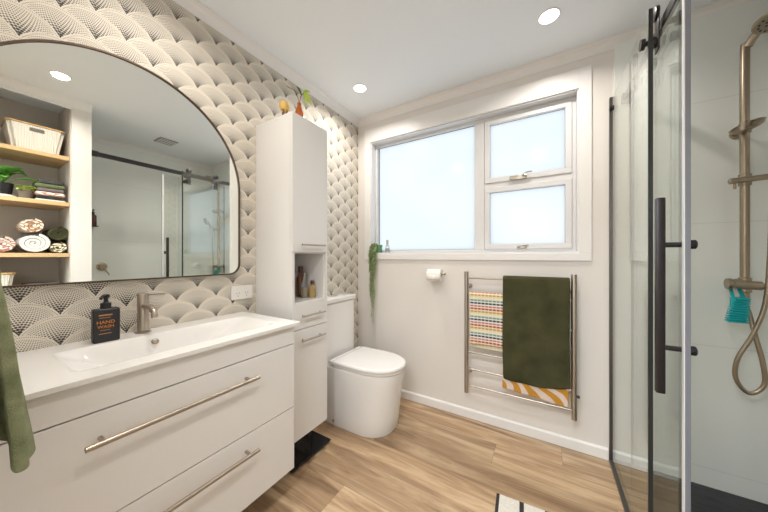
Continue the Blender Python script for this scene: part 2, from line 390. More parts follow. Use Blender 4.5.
def obj(name, bm, m_, parent=None, smooth=False, loc=None, ang=35):
    """links the bmesh as one mesh object; origin moved to its base centre"""
    bmesh.ops.recalc_face_normals(bm, faces=bm.faces)
    me = bpy.data.meshes.new(name)
    co = [v.co for v in bm.verts]
    if parent is None:
        o0 = Vector(((min(c.x for c in co) + max(c.x for c in co)) / 2, (min(c.y for c in co) + max(c.y for c in co)) / 2, min(c.z for c in co))) if loc is None else Vector(loc)
    else:
        o0 = Vector((0, 0, 0))
    if parent is None: bmesh.ops.translate(bm, verts=bm.verts, vec=-o0)
    if smooth:
        for f in bm.faces: f.smooth = True
        for e in bm.edges:
            if len(e.link_faces) == 2 and e.calc_face_angle(0) > R(ang): e.smooth = False
    bm.to_mesh(me); bm.free()
    if isinstance(m_, (list, tuple)):
        for mm in m_: me.materials.append(mm)
    else: me.materials.append(m_)
    o = bpy.data.objects.new(name, me); COL.objects.link(o)
    if parent is not None:
        o.parent = parent
        # geometry given in world space: cancel the parents' location
        w = Vector((0, 0, 0)); q = parent
        while q is not None: w += q.location; q = q.parent
        for v in me.vertices: v.co -= w
    else: o.location = o0
    return o
def tag(o, label, cat, group=None, kind=None):
    if label: o['label'] = label
    if cat: o['category'] = cat
    if group: o['group'] = group
    if kind: o['kind'] = kind
    return o
def thing(name, label, cat, loc, group=None):
    o = bpy.data.objects.new(name, None); COL.objects.link(o); o.location = loc
    o.empty_display_size = 0.05
    return tag(o, label, cat, group)
def struct(name, bm, m_, parent=None, smooth=False):
    o = obj(name, bm, m_, parent, smooth)
    if parent is None: o['kind'] = 'structure'
    return o
def box_struct(name, m_, *boxes, parent=None, bev=0):
    bm = bm_new()
    for b_ in boxes: add_box(bm, *b_, bev=bev)
    return struct(name, bm, m_, parent)

# ------------------------------------------------------------------ room shell
H = 2.40; XS = 1.795; XR = 2.55; YF = -2.02; YP0, YP1 = -1.44, -1.33; XN = 2.18
WX0, WX1, WZ0, WZ1 = 0.142, 1.643, 1.187, 2.172
box_struct('floor', M['floor'], (-0.12, 2.70, -3.75, 0.14, -0.10, 0.0))
box_struct('ceiling', M['ceiling'], (-0.12, 2.70, -3.75, 0.14, H, H + 0.10))
box_struct('wall_left', M['wallpaper'], (-0.12, 0.0, YF - 0.12, 0.14, 0.0, H))
box_struct('wall_back', M['paint'], (0.0, WX0, 0, 0.14, 0, H), (WX1, XR, 0, 0.14, 0, H), (WX0, WX1, 0, 0.14, 0, WZ0), (WX0, WX1, 0, 0.14, WZ1, H))
box_struct('wall_right', M['tile'], (XR, XR + 0.12, YP1, 0.14, 0, H))
box_struct('wall_shower', M['tile'], (XS + 0.012, XR, -0.010, 0.0, 0, H))
box_struct('wall_divider', M['paint'], (XS - 0.012, XR, YP0, YP1, 0, H))
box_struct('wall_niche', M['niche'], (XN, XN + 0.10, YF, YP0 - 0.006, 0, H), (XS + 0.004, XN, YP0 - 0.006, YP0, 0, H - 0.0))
DX0, DX1, DH = 0.86, 1.72, 2.05
box_struct('wall_front', M['paint'], (0.0, DX0, YF - 0.12, YF, 0, H), (DX1, XN + 0.1, YF - 0.12, YF, 0, H), (DX0, DX1, YF - 0.12, YF, DH, H))
box_struct('wall_hall', M['paint'], (-0.12, 2.70, -3.75, -3.65, 0, H), (-0.12, 0.0, -3.65, YF - 0.12, 0, H), (2.6, 2.7, -3.65, YF - 0.12, 0, H))
# cornices: small scotia profile
def cornice(name, p0, p1, n):
    bm = bm_new(); p0, p1, n = Vector(p0), Vector(p1), Vector(n)
    prof = [(0, 0), (0.005, 0), (0.006, 0.010), (0.012, 0.028), (0.021, 0.041), (0.034, 0.049), (0.042, 0.051), (0.042, 0.0555), (0, 0.0555)]
    A = [bm.verts.new(p0 + n * a + Vector((0, 0, z))) for a, z in prof]; B = [bm.verts.new(p1 + n * a + Vector((0, 0, z))) for a, z in prof]
    k = len(A)
    for i in range(k): bm.faces.new((A[i], A[(i + 1) % k], B[(i + 1) % k], B[i]))
    bm.faces.new(A); bm.faces.new(B)
    return struct(name, bm, M['trim'])
zc = H - 0.0555
cornice('trim_1', (0, YF, zc), (0, 0, zc), (1, 0, 0))
cornice('trim_2', (0.0, 0, zc), (XR, 0, zc), (0, -1, 0))
cornice('trim_3', (XR, YP1, zc), (XR, 0, zc), (-1, 0, 0))
cornice('trim_4', (XS - 0.012, YF, zc), (XS - 0.012, YP1, zc), (-1, 0, 0))
box_struct('trim_5', M['trim'], (XS - 0.012, XS + 0.004, YF, YP0, H - 0.07, H))
# skirting
bm = bm_new(); add_prism(bm, [(0, 0), (-0.013, 0), (-0.013, 0.055), (-0.006, 0.064), (0, 0.064)], 0, 0.0, XS - 0.014)
struct('baseboard_back', bm, M['trim'])

# ------------------------------------------------------------------ window
bm = bm_new()
tw, tt = 0.062, 0.012
add_box(bm, WX0 - tw, WX1 + tw, -tt, 0, WZ0 - 0.048, WZ0, 0.002)
add_box(bm, WX0 - tw, WX0, -tt, 0, WZ0, 2.29, 0.002)
add_box(bm, WX1, WX1 + tw, -tt, 0, WZ0, 2.29, 0.002)
add_box(bm, WX0, WX1, -tt, 0, WZ1, 2.29, 0.002)
struct('trim_6', bm, M['trim'])
bm = bm_new()
add_box(bm, WX0, WX1, 0.0, 0.13, WZ0, WZ0 + 0.010); add_box(bm, WX0, WX1, 0.0, 0.13, WZ1 - 0.008, WZ1)
add_box(bm, WX0, WX0 + 0.008, 0.0, 0.13, WZ0 + 0.01, WZ1 - 0.008); add_box(bm, WX1 - 0.008, WX1, 0.0, 0.13, WZ0 + 0.01, WZ1 - 0.008)
struct('trim_7', bm, M['alu'])
win = bpy.data.objects.new('window_1', None); COL.objects.link(win); win.location = ((WX0 + WX1) / 2, 0.07, WZ0); win['kind'] = 'structure'
FY = 0.06
def frame_rect(bm, x0, x1, z0, z1, w, y0, y1, bev=0.0015):
    add_box(bm, x0, x1, y0, y1, z0, z0 + w, bev, 1); add_box(bm, x0, x1, y0, y1, z1 - w, z1, bev, 1)
    add_box(bm, x0, x0 + w, y0, y1, z0 + w, z1 - w, bev, 1); add_box(bm, x1 - w, x1, y0, y1, z0 + w, z1 - w, bev, 1)
X0, X1, Z0, Z1 = WX0 + 0.008, WX1 - 0.008, WZ0 + 0.010, WZ1 - 0.008
bm = bm_new()
frame_rect(bm, X0, X1, Z0, Z1, 0.020, FY, FY + 0.055)
add_box(bm, 1.022, 1.092, FY - 0.002, FY + 0.055, Z0 + 0.02, Z1 - 0.02, 0.002)
add_box(bm, 1.092, X1 - 0.02, FY, FY + 0.055, 1.655, 1.690, 0.002)
obj('window_frame', bm, M['alu'], win)
def pane(x0, x1, z0, z1, y):
    bm = bm_new(); add_box(bm, x0, x1, y, y + 0.006, z0, z1)
    g = obj('window_pane', bm, M['frosted'], win)
    bm = bm_new(); w = 0.005
    frame_rect(bm, x0, x1, z0, z1, w, y - 0.003, y, 0)
    obj('gasket', bm, M['gasket'], g)
pane(0.172, 1.022, Z0 + 0.018, Z1 - 0.018, FY + 0.03)
for z0, z1 in ((1.690, Z1 - 0.022), (Z0 + 0.02, 1.655)):
    bm = bm_new(); frame_rect(bm, 1.094, X1 - 0.022, z0, z1, 0.034, FY - 0.008, FY + 0.04)
    sash = obj('sash', bm, M['alu'], win)
    pane(1.124, X1 - 0.052, z0 + 0.030, z1 - 0.030, FY + 0.02)
    bm = bm_new(); cx = 1.335; zz = z0 + 0.014
    if z0 > 1.5:
        add_box(bm, cx - 0.075, cx + 0.03, FY - 0.022, FY - 0.008, zz - 0.016, zz + 0.012, 0.004)
        add_tube(bm, [(cx + 0.0, FY - 0.02, zz + 0.004), (cx + 0.03, FY - 0.035, zz + 0.02), (cx + 0.06, FY - 0.03, zz + 0.024)], 0.005, 8, 4)
    else:
        add_box(bm, cx - 0.03, cx + 0.03, FY - 0.018, FY - 0.008, zz - 0.012, zz + 0.006, 0.003)
        add_tube(bm, [(cx - 0.02, FY - 0.02, zz), (cx + 0.01, FY - 0.03, zz + 0.008), (cx + 0.04, FY - 0.025, zz + 0.01)], 0.004, 8, 4)
    obj('window_latch', bm, M['steel'], sash, True)

# ------------------------------------------------------------------ ceiling lights, vent
def downlight(x, y, label):
    t = thing('ceiling_light', label, 'ceiling light', (x, y, H - 0.012), 'recessed ceiling lights')
    bm = bm_new(); add_lathe(bm, [(0.043, 0.0), (0.044, -0.004), (0.048, -0.006), (0.051, -0.003), (0.051, 0.0)], 32, Matrix.Translation((x, y, H)), cap=False)
    obj('trim_ring', bm, M['trim'], t, True)
    bm = bm_new(); add_lathe(bm, [(0.044, 0.0), (0.044, -0.004)], 32, Matrix.Translation((x, y, H)))
    obj('lens', bm, M['lens'], t)
    ld = bpy.data.lights.new('lamp', 'AREA'); ld.shape = 'DISK'; ld.size = 0.07; ld.energy = LAMP_W; ld.color = LAMP_COL; ld.spread = R(150)
    lo = bpy.data.objects.new('lamp', ld); COL.objects.link(lo); lo.parent = t; lo.location = (0, 0, 0.0)
downlight(0.306, -0.39, 'round recessed ceiling light above the toilet near the scalloped wallpaper')
downlight(1.488, -0.37, 'round recessed ceiling light nearer the shower, above the right half of the window')
downlight(1.40, -1.555, 'round recessed ceiling light seen only in the arched mirror')
downlight(0.44, -1.50, 'round recessed ceiling light over the basin, above the mirror')
hl = bpy.data.lights.new('hall_fill_light', 'AREA'); hl.shape = 'RECTANGLE'; hl.size = 1.2; hl.size_y = 0.8; hl.energy = HALL_FILL_W; hl.color = HALL_FILL_COL  # unseen fill light added behind the camera to brighten the room through the doorway
ho = bpy.data.objects.new('hall_fill_light', hl); COL.objects.link(ho); ho.location = (1.05, -2.85, H - 0.03)

t = thing('ceiling_vent', 'small rectangular grey louvred vent in the ceiling over the shower, seen in the mirror', 'vent', (2.06, -0.72, H - 0.012))
bm = bm_new(); add_box(bm, 1.975, 2.145, -0.80, -0.64, H - 0.010, H, 0.003); obj('vent_frame', bm, mat('vent_plastic', (0.34, 0.34, 0.33), 0.6), t)
for i in range(6):
    bm = bm_new(); yy = -0.787 + i * 0.025; add_box(bm, 1.985, 2.135, yy, yy + 0.010, H - 0.016, H - 0.010); obj('louvre', bm, M['alu'], t)

# ------------------------------------------------------------------ arched mirror
MC, MR, MZ = -1.572, 0.447, 1.517; MB_ = 1.068
def arch(r, inset=0.0, n=48, cr=0.055):
    pts = []
    for i in range(n + 1):
        a = math.pi * i / n
        pts.append((MC + r * math.cos(a), MZ + r * math.sin(a)))
    c = cr - inset; b_ = MB_ + inset
    for k in range(9):
        a = math.pi + (math.pi / 2) * k / 8
        pts.append((MC - r + c + c * math.cos(a), b_ + c + c * math.sin(a)))
    for k in range(9):
        a = 1.5 * math.pi + (math.pi / 2) * k / 8
        pts.append((MC + r - c + c * math.cos(a), b_ + c + c * math.sin(a)))
    return pts
mir = thing('wall_mirror', 'large arched mirror with thin dark bronze frame on the scalloped wallpaper above the basin', 'mirror', (0.0, MC, MB_))
bm = bm_new()
O = arch(MR); I = arch(MR - 0.006, 0.006); n = len(O)
v = [[bm.verts.new((xx, p[0], p[1])) for p in L] for xx, L in ((0.001, O), (0.026, O), (0.026, I), (0.001, I))]
for a in range(4):
    A, B = v[a], v[(a + 1) % 4]
    for i in range(n): bm.faces.new((A[i], A[(i + 1) % n], B[(i + 1) % n], B[i]))
obj('frame', bm, mat('mirror_frame', (0.11, 0.075, 0.05), 0.35, 0.7), mir, True)
bm = bm_new(); add_prism(bm, arch(MR - 0.0055, 0.0055), 0, 0.003, 0.020); obj('mirror_glass', bm, M['mirror'], mir)

# ------------------------------------------------------------------ vanity
VX = 0.45; VY0, VY1 = -2.0, -1.115
van = thing('vanity_unit', 'white wall-hung vanity cabinet with two wide drawers under the basin', 'cabinet', (0.22, -1.56, 0.163))
bm = bm_new()
add_box(bm, 0.002, VX - 0.018, VY1 - 0.018, VY1, 0.163, 0.838); add_box(bm, 0.002, VX - 0.018, VY0, VY0 + 0.018, 0.163, 0.838)
add_box(bm, 0.002, VX - 0.018, VY0 + 0.018, VY1 - 0.018, 0.163, 0.181); add_box(bm, VX - 0.030, VX - 0.019, VY0 + 0.018, VY1 - 0.018, 0.181, 0.76)
obj('body', bm, M['white_gloss'], van)
bm = bm_new(); add_box(bm, VX - 0.018, VX, VY0, VY1, 0.755, 0.838, 0.0012); obj('top_panel', bm, M['white_gloss'], van)
def bar_handle(parent, x, y0, y1, z, r, inset, stand, m_):
    bm = bm_new(); add_cyl(bm, (x, y0, z), (x, y1, z), r, 16, 0.001)
    for yy in (y0 + inset, y1 - inset): add_cyl(bm, (x - stand, yy, z), (x, yy, z), r * 0.8, 12)
    return obj('handle', bm, m_, parent, True)
for z0, z1, hz in ((0.456, 0.751, 0.680), (0.163, 0.452, 0.388)):
    bm = bm_new(); add_box(bm, VX - 0.018, VX, VY0, VY1, z0, z1, 0.0012); d = obj('drawer', bm, M['white_gloss'], van)
    bar_handle(d, VX + 0.036, -1.80, -1.32, hz, 0.0072, 0.035, 0.036, M['nickel'])
# basin top: height field with recess
bas = thing('wash_basin', 'glossy white moulded basin top with a shallow rectangular bowl on the vanity', 'basin', (0.23, -1.55, 0.838))
bm = bm_new()
BX0, BX1, BY0, BY1, BZ = 0.001, 0.466, -2.012, -1.092, 0.853
nx, ny = 70, 130
def sst(a, b_, t):
    t = max(0, min(1, (t - a) / (b_ - a))); return t * t * (3 - 2 * t)
def bowl(x, y):
    fx = sst(0.112, 0.150, x) * (1 - sst(0.345, 0.388, x))
    fyy = min(1, max(0, (y + 1.80) / 0.13)) * min(1, max(0, (-1.160 - y) / 0.24))
    return 0.088 * fx * fyy
grid = [[bm.verts.new((BX0 + (BX1 - BX0) * i / nx, BY0 + (BY1 - BY0) * j / ny, BZ - bowl(BX0 + (BX1 - BX0) * i / nx, BY0 + (BY1 - BY0) * j / ny))) for j in range(ny + 1)] for i in range(nx + 1)]
for i in range(nx):
    for j in range(ny): bm.faces.new((grid[i][j], grid[i + 1][j], grid[i + 1][j + 1], grid[i][j + 1]))
low = {}
def lowv(i, j):
    if (i, j) not in low: c_ = grid[i][j].co; low[(i, j)] = bm.verts.new((c_.x, c_.y, 0.8395))
    return low[(i, j)]
ring = [(i, 0) for i in range(nx)] + [(nx, j) for j in range(ny)] + [(i, ny) for i in range(nx, 0, -1)] + [(0, j) for j in range(ny, 0, -1)]
for k in range(len(ring)):
    a, b_ = ring[k], ring[(k + 1) % len(ring)]
    bm.faces.new((grid[a[0]][a[1]], grid[b_[0]][b_[1]], lowv(*b_), lowv(*a)))
obj('bowl', bm, M['porcelain'], bas, True, ang=50)
bm = bm_new(); mo = axis_mtx((0.128, -1.538, 0.824), (0.75, 0, 0.66)); add_lathe(bm, [(0.008, 0.0), (0.011, 0.004), (0.0125, 0.001)], 20, mo, cap=False); add_lathe(bm, [(0.008, 0.0), (0.008, 0.001)], 20, mo)
obj('overflow', bm, M['bronze'], bas, True)
bm = bm_new(); add_lathe(bm, [(0.026, 0), (0.026, 0.003), (0.02, 0.006), (0.008, 0.007)], 24, Matrix.Translation((0.25, -1.54, 0.765))); obj('drain', bm, M['bronze'], bas, True)
# tap
TX, TY = 0.050, -1.552
tap = thing('basin_tap', 'brushed bronze single lever mixer tap standing behind the basin bowl', 'tap', (TX, TY, 0.853))
bm = bm_new(); add_lathe(bm, [(0.026, 0), (0.026, 0.004), (0.020, 0.007)], 32, Matrix.Translation((TX, TY, 0.853))); obj('base', bm, M['nickel'], tap, True)
bm = bm_new(); add_lathe(bm, [(0.0188, 0.006), (0.0188, 0.158), (0.0175, 0.161)], 32, Matrix.Translation((TX, TY, 0.853))); obj('body', bm, M['nickel'], tap, True)
bm = bm_new(); add_tube(bm, [(TX + 0.015, TY, 0.963), (TX + 0.07, TY + 0.002, 0.962), (TX + 0.098, TY + 0.003, 0.950), (TX + 0.108, TY + 0.003, 0.926)], 0.0105, 16, 6); obj('spout', bm, M['nickel'], tap, True)
bm = bm_new(); add_tube(bm, [(TX, TY, 1.008), (TX + 0.04, TY + 0.03, 1.010), (TX + 0.068, TY + 0.052, 1.011)], 0.0032, 10, 3); obj('lever', bm, M['nickel'], tap, True)
# soap bottle
SX, SY = 0.078, -1.668
sb = thing('soap_bottle', 'black rectangular pump soap bottle with orange lettering on the basin top', 'soap bottle', (SX, SY, 0.853))
rot = Matrix.Translation((SX, SY, 0)) @ Matrix.Rotation(R(-4), 4, 'Z')
def rot_bm(bm, m_=rot): bmesh.ops.transform(bm, matrix=m_, verts=bm.verts)
bm = bm_new(); add_box(bm, -0.019, 0.019, -0.036, 0.036, 0.853, 0.975, 0.006, 3); rot_bm(bm); obj('bottle_body', bm, M['black'], sb, True)
bm = bm_new(); add_lathe(bm, [(0.015, 0.974), (0.015, 0.994), (0.009, 0.996), (0.006, 1.000), (0.006, 1.014)], 24); rot_bm(bm); obj('collar', bm, M['black'], sb, True)
bm = bm_new(); add_lathe(bm, [(0.008, 1.012), (0.011, 1.016), (0.010, 1.024), (0.006, 1.026)], 20); add_tube(bm, [(0, 0, 1.020), (0.02, -0.002, 1.021), (0.034, -0.003, 1.014)], 0.005, 10, 3); rot_bm(bm, Matrix.Translation((SX, SY, 0)) @ Matrix.Rotation(R(-30), 4, 'Z')); obj('pump_head', bm, M['black'], sb, True)
def text_obj(s, size, m_, parent, loc, rotz, ext=0.0004):
    cu = bpy.data.curves.new('lettering', 'FONT'); cu.body = s; cu.size = size; cu.extrude = ext; cu.align_x = 'CENTER'; cu.align_y = 'CENTER'
    tmp = bpy.data.objects.new('tmp', cu); COL.objects.link(tmp)
    dg = bpy.context.evaluated_depsgraph_get(); me = bpy.data.meshes.new_from_object(tmp.evaluated_get(dg))
    bpy.data.objects.remove(tmp)
    mm = Matrix.Translation(loc) @ Matrix.Rotation(rotz, 4, 'Z') @ Matrix.Rotation(R(90), 4, 'Z') @ Matrix.Rotation(R(90), 4, 'X')
    me.transform(mm); w = Vector((0, 0, 0)); q = parent
    while q is not None: w += q.location; q = q.parent
    me.transform(Matrix.Translation(-w)); me.name = 'lettering'
    me.materials.clear(); me.materials.append(m_)
    o = bpy.data.objects.new('lettering', me); COL.objects.link(o); o.parent = parent
    return o
def on_face(dy, z): return rot @ Vector((0.0194, dy, z))
text_obj('HAND', 0.0165, M['orange'], sb, on_face(-0.003, 0.926), R(-4))
text_obj('WASH', 0.0150, M['orange'], sb, on_face(-0.003, 0.910), R(-4))
for y0, y1, z0, z1 in ((-0.021, 0.014, 0.950, 0.9545), (-0.02, 0.010, 0.942, 0.9435), (-0.021, 0.012, 0.884, 0.8862), (-0.018, 0.008, 0.897, 0.8985)):
    bm = bm_new(); add_box(bm, 0.019, 0.0195, y0, y1, z0, z1); rot_bm(bm); obj('label_line', bm, M['orange_pale'], sb)
# outlet
ou = thing('power_outlet', 'white double power outlet on the wallpaper between mirror and tall cabinet', 'outlet', (0.004, -1.10, 0.963))
bm = bm_new(); add_box(bm, 0.0005, 0.010, -1.164, -1.042, 0.926, 1.002, 0.002); obj('face_plate', bm, M['plate'], ou)
for yy in (-1.128, -1.078):
    bm = bm_new(); add_box(bm, 0.010, 0.0125, yy - 0.007, yy + 0.007, 0.976, 0.990, 0.001); obj('switch', bm, M['plate'], ou)
    bm = bm_new()
    for a, dy, dz in ((0.5, -0.007, 0.008), (-0.5, 0.007, 0.008), (0, 0, -0.008)):
        add_box(bm, 0.0095, 0.0103, yy + dy - 0.0012, yy + dy + 0.0012, 0.953 + dz - 0.004, 0.953 + dz + 0.004)
    obj('socket_slots', bm, M['cab_dark'], ou)

# ------------------------------------------------------------------ tall cabinet
TX1, TY0, TY1, TZ0, TZ1 = 0.318, -1.014, -0.748, 0.163, 1.940
tc_ = thing('tall_cabinet', 'tall narrow white wall cabinet with an open niche, between vanity and toilet', 'cabinet', (0.16, -0.879, TZ0))
bm = bm_new(); w = 0.016; XF = TX1 - 0.018
add_box(bm, 0.002, XF, TY0, TY0 + w, TZ0, TZ1); add_box(bm, 0.002, XF, TY1 - w, TY1, TZ0, TZ1)
add_box(bm, 0.002, 0.012, TY0 + w, TY1 - w, TZ0, TZ1)
for zz in (TZ0, 0.752, 0.896, 1.182, TZ1 - w): add_box(bm, 0.012, XF, TY0 + w, TY1 - w, zz, zz + w)
add_box(bm, XF, TX1, TY0, TY0 + 0.014, 0.913, 1.188); add_box(bm, XF, TX1, TY1 - 0.012, TY1, 0.913, 1.188)
obj('body', bm, M['white_gloss'], tc_)
for nm, z0, z1, hz in (('door', 1.190, TZ1, 1.231), ('drawer', 0.764, 0.912, 0.838), ('door', TZ0, 0.760, 0.704)):
    bm = bm_new(); add_box(bm, XF + 0.001, TX1, TY0, TY1, z0, z1, 0.0012); d = obj(nm, bm, M['white_gloss'], tc_)
    bar_handle(d, TX1 + 0.026, -0.968, -0.790, hz, 0.0058, 0.022, 0.026, M['steel'])

def leaf_bm(bm, base, direction, length, width, droop=0.3, cup=0.2, n=6):
    d = Vector(direction).normalized(); side = d.cross(Vector((0, 0, 1)))
    if side.length < 0.1: side = Vector((1, 0, 0))
    side.normalize(); up = side.cross(d)
    rows = []
    for i in range(n + 1):
        t = i / n; w_ = width * math.sin(math.pi * min(1, t * 0.93 + 0.05)) ** 0.8 * (1 - 0.25 * t)
        c_ = Vector(base) + d * length * t - Vector((0, 0, 1)) * droop * length * t * t
        rows.append([bm.verts.new(c_ - side * w_ / 2 + up * cup * w_), bm.verts.new(c_), bm.verts.new(c_ + side * w_ / 2 + up * cup * w_)])
    for a, b_ in zip(rows, rows[1:]):
        for k in range(2): bm.faces.new((a[k], a[k + 1], b_[k + 1], b_[k]))
def thicken(o, th=0.001):
    s = o.modifiers.new('thickness', 'SOLIDIFY'); s.thickness = th; s.offset = 0
    return o
# on top of the tall cabinet
BT = TZ1
fx_, fy_ = 0.262, -0.918
fl = thing('bud_vase', 'amber conical glass bottle holding a cutting on top of the tall cabinet', 'vase', (fx_, fy_, BT))
bm = bm_new(); add_lathe(bm, [(0.031, 0.0), (0.035, 0.006), (0.029, 0.035), (0.016, 0.070), (0.0105, 0.085), (0.0105, 0.100), (0.012, 0.103)], 28, Matrix.Translation((fx_, fy_, BT))); obj('glass_body', bm, M['amber'], fl, True)
cut = thing('leafy_cutting', 'lime green leafy cutting standing in the amber bottle on the tall cabinet', 'plant', (fx_, fy_, BT + 0.104))
bm = bm_new()
add_tube(bm, [(fx_, fy_, BT + 0.104), (fx_ + 0.004, fy_ + 0.01, BT + 0.15), (fx_, fy_ + 0.035, BT + 0.18)], 0.002, 8, 4)
add_tube(bm, [(fx_, fy_, BT + 0.106), (fx_ - 0.01, fy_ - 0.02, BT + 0.165), (fx_ - 0.02, fy_ - 0.07, BT + 0.17)], 0.0016, 8, 4)
obj('stem', bm, M['twig'], cut)
for p, d, L, w_, mm in (((fx_, fy_ + 0.025, BT + 0.175), (0.2, 0.5, -0.35), 0.065, 0.042, 'leaf_lime'), ((fx_, fy_ + 0.03, BT + 0.18), (-0.2, 0.8, 0.1), 0.055, 0.035, 'leaf_lime'),
                     ((fx_, fy_ + 0.03, BT + 0.175), (0.1, 0.3, -0.8), 0.055, 0.030, 'leaf_lime'), ((fx_, fy_ + 0.03, BT + 0.18), (0.5, 0.4, 0.3), 0.045, 0.030, 'leaf_lime'), ((fx_, fy_ + 0.015, BT + 0.155), (-0.1, -0.35, 0.8), 0.07, 0.022, 'leaf_dark')):
    bm = bm_new(); leaf_bm(bm, p, d, L, w_); thicken(obj('leaf', bm, M[mm], cut, True))
hx, hy = 0.190, -0.962
yl = thing('dried_seed_pod', 'round golden seed pod on a twiggy stand beside the amber bottle', 'ornament', (hx, hy, BT))
bm = bm_new(); add_lathe(bm, [(0.004, 0.058), (0.022, 0.064), (0.030, 0.084), (0.026, 0.104), (0.012, 0.114), (0.003, 0.116)], 20, Matrix.Translation((hx, hy, BT))); obj('pod', bm, M['yellow'], yl, True)
for a in (0.3, 2.4, 4.5):
    bm = bm_new(); add_tube(bm, [(hx + 0.026 * math.cos(a), hy + 0.026 * math.sin(a), BT + 0.001), (hx + 0.014 * math.cos(a + 1), hy + 0.014 * math.sin(a + 1), BT + 0.045), (hx + 0.018 * math.cos(a), hy + 0.018 * math.sin(a), BT + 0.070)], 0.0035, 8, 4); obj('leg', bm, M['twig'], yl, True)
# bottles in the cabinet niche
nz = 0.9122
def bottle(name, label, x, y, prof, m_, cap_prof=None, cap_m=None, liquid=None, group=None):
    t = thing(name, label, 'bottle', (x, y, nz if name != 'sill_bottle' else prof[0][1]), group)
    base = nz if name != 'sill_bottle' else 0
    bm = bm_new(); add_lathe(bm, prof, 24, Matrix.Translation((x, y, base))); obj('bottle_body', bm, m_, t, True)
    if cap_prof: bm = bm_new(); add_lathe(bm, cap_prof, 20, Matrix.Translation((x, y, base))); obj('cap', bm, cap_m, t, True)
    if liquid: bm = bm_new(); add_lathe(bm, liquid, 24, Matrix.Translation((x, y, base))); obj('liquid', bm, M['gold_liquid'], t, True)
    return t
bottle('brown_bottle', 'tall dark brown bottle at the back of the cabinet niche', 0.135, -0.795, [(0.024, 0), (0.026, 0.004), (0.026, 0.115), (0.013, 0.14), (0.012, 0.155)], mat('amber_bottle', (0.16, 0.06, 0.025), 0.2), [(0.016, 0.150), (0.016, 0.190)], M['brown_glass'])
bottle('perfume_bottle', 'clear bottle half full of golden liquid at the front of the cabinet niche', 0.200, -0.822, [(0.021, 0), (0.023, 0.003), (0.023, 0.075), (0.010, 0.105), (0.008, 0.125), (0.010, 0.128)], M['clear'], [(0.0075, 0.126), (0.009, 0.13), (0.009, 0.15), (0.007, 0.152)], M['steel'], [(0.020, 0.004), (0.020, 0.062)])
bottle('small_bottle', 'short amber bottle beside the clear one in the cabinet niche', 0.235, -0.792, [(0.019, 0), (0.020, 0.003), (0.020, 0.06), (0.010, 0.072), (0.009, 0.082)], M['gold_liquid'], [(0.011, 0.08), (0.011, 0.105)], M['brown_glass'])

# ------------------------------------------------------------------ bathroom scale on floor
sc = thing('bathroom_scale', 'black glass bathroom scale on the floor under the cabinets', 'scale', (0.168, -0.868, 0.0))
bm = bm_new(); add_box(bm, 0.018, 0.318, -1.018, -0.716, 0.012, 0.022, 0.002); obj('glass_plate', bm, M['scale_glass'], sc)
for a in (0.05, 0.286):
    for b_ in (-0.985, -0.75):
        bm = bm_new(); add_cyl(bm, (a, b_, 0.0), (a, b_, 0.012), 0.015, 16); obj('foot', bm, M['black'], sc)

# ------------------------------------------------------------------ toilet
tl = thing('toilet', 'white back-to-wall toilet with closed lid under the hanging plant', 'toilet', (0.33, -0.405, 0.0))
TYc = -0.405
def dshape(x0, x1, hw, k=None, n=28, pw=2.3):
    """D outline: straight back at x0, superellipse front to x1"""
    xs_ = x0 + (x1 - x0) * 0.42 if k is None else k
    pts = [(x0, -hw * 0.94), (x0 + 0.02, -hw)]
    for i in range(n + 1):
        a = -math.pi / 2 + math.pi * i / n
        ca, sa = math.cos(a), math.sin(a)
        pts.append((xs_ + (x1 - xs_) * abs(ca) ** (2 / pw), hw * (1 if sa >= 0 else -1) * abs(sa) ** (2 / pw)))
    pts += [(x0 + 0.02, hw), (x0, hw * 0.94)]
    return [(p[0], TYc + p[1]) for p in pts]
def loft(bm, levels):
    rings = [[bm.verts.new((p[0], p[1], z)) for p in pts] for z, pts in levels]
    for a, b_ in zip(rings, rings[1:]):
        for i in range(len(a)): bm.faces.new((a[i], a[(i + 1) % len(a)], b_[(i + 1) % len(a)], b_[i]))
    bm.faces.new(list(reversed(rings[0]))); bm.faces.new(rings[-1])
bm = bm_new()
loft(bm, [(0.0, dshape(0.003, 0.600, 0.170, 0.40)), (0.012, dshape(0.003, 0.606, 0.174, 0.40)), (0.10, dshape(0.003, 0.615, 0.176, 0.40)), (0.22, dshape(0.003, 0.628, 0.179, 0.40)), (0.32, dshape(0.003, 0.642, 0.180, 0.40)),
          (0.385, dshape(0.003, 0.655, 0.183, 0.40)), (0.397, dshape(0.003, 0.655, 0.182, 0.40)), (0.402, dshape(0.006, 0.648, 0.177, 0.40))])
obj('bowl', bm, M['porcelain'], tl, True, ang=40)
bm = bm_new()
def seat_o(g): return dshape(0.205 + g, 0.668 - g, 0.185 - g, 0.43, pw=2.15)
loft(bm, [(0.404, seat_o(0.006)), (0.408, seat_o(0.003)), (0.420, seat_o(0.003))]); obj('seat', bm, M['porcelain'], tl, True, ang=50)
bm = bm_new()
loft(bm, [(0.4225, seat_o(0.002)), (0.426, seat_o(0.0)), (0.438, seat_o(0.0)), (0.445, seat_o(0.006)), (0.447, seat_o(0.02))]); obj('lid', bm, M['porcelain'], tl, True, ang=50)
bm = bm_new()
for s_ in (-1, 1): add_cyl(bm, (0.188, TYc + s_ * 0.145 - 0.03, 0.425), (0.188, TYc + s_ * 0.145 + 0.03, 0.425), 0.017, 20, 0.003)
add_box(bm, 0.175, 0.207, TYc - 0.11, TYc + 0.11, 0.404, 0.44, 0.006); obj('hinge', bm, M['porcelain'], tl, True)
bm = bm_new(); add_box(bm, 0.003, 0.150, TYc - 0.180, TYc + 0.152, 0.402, 0.822, 0.012, 4); obj('cistern', bm, M['porcelain'], tl, True)
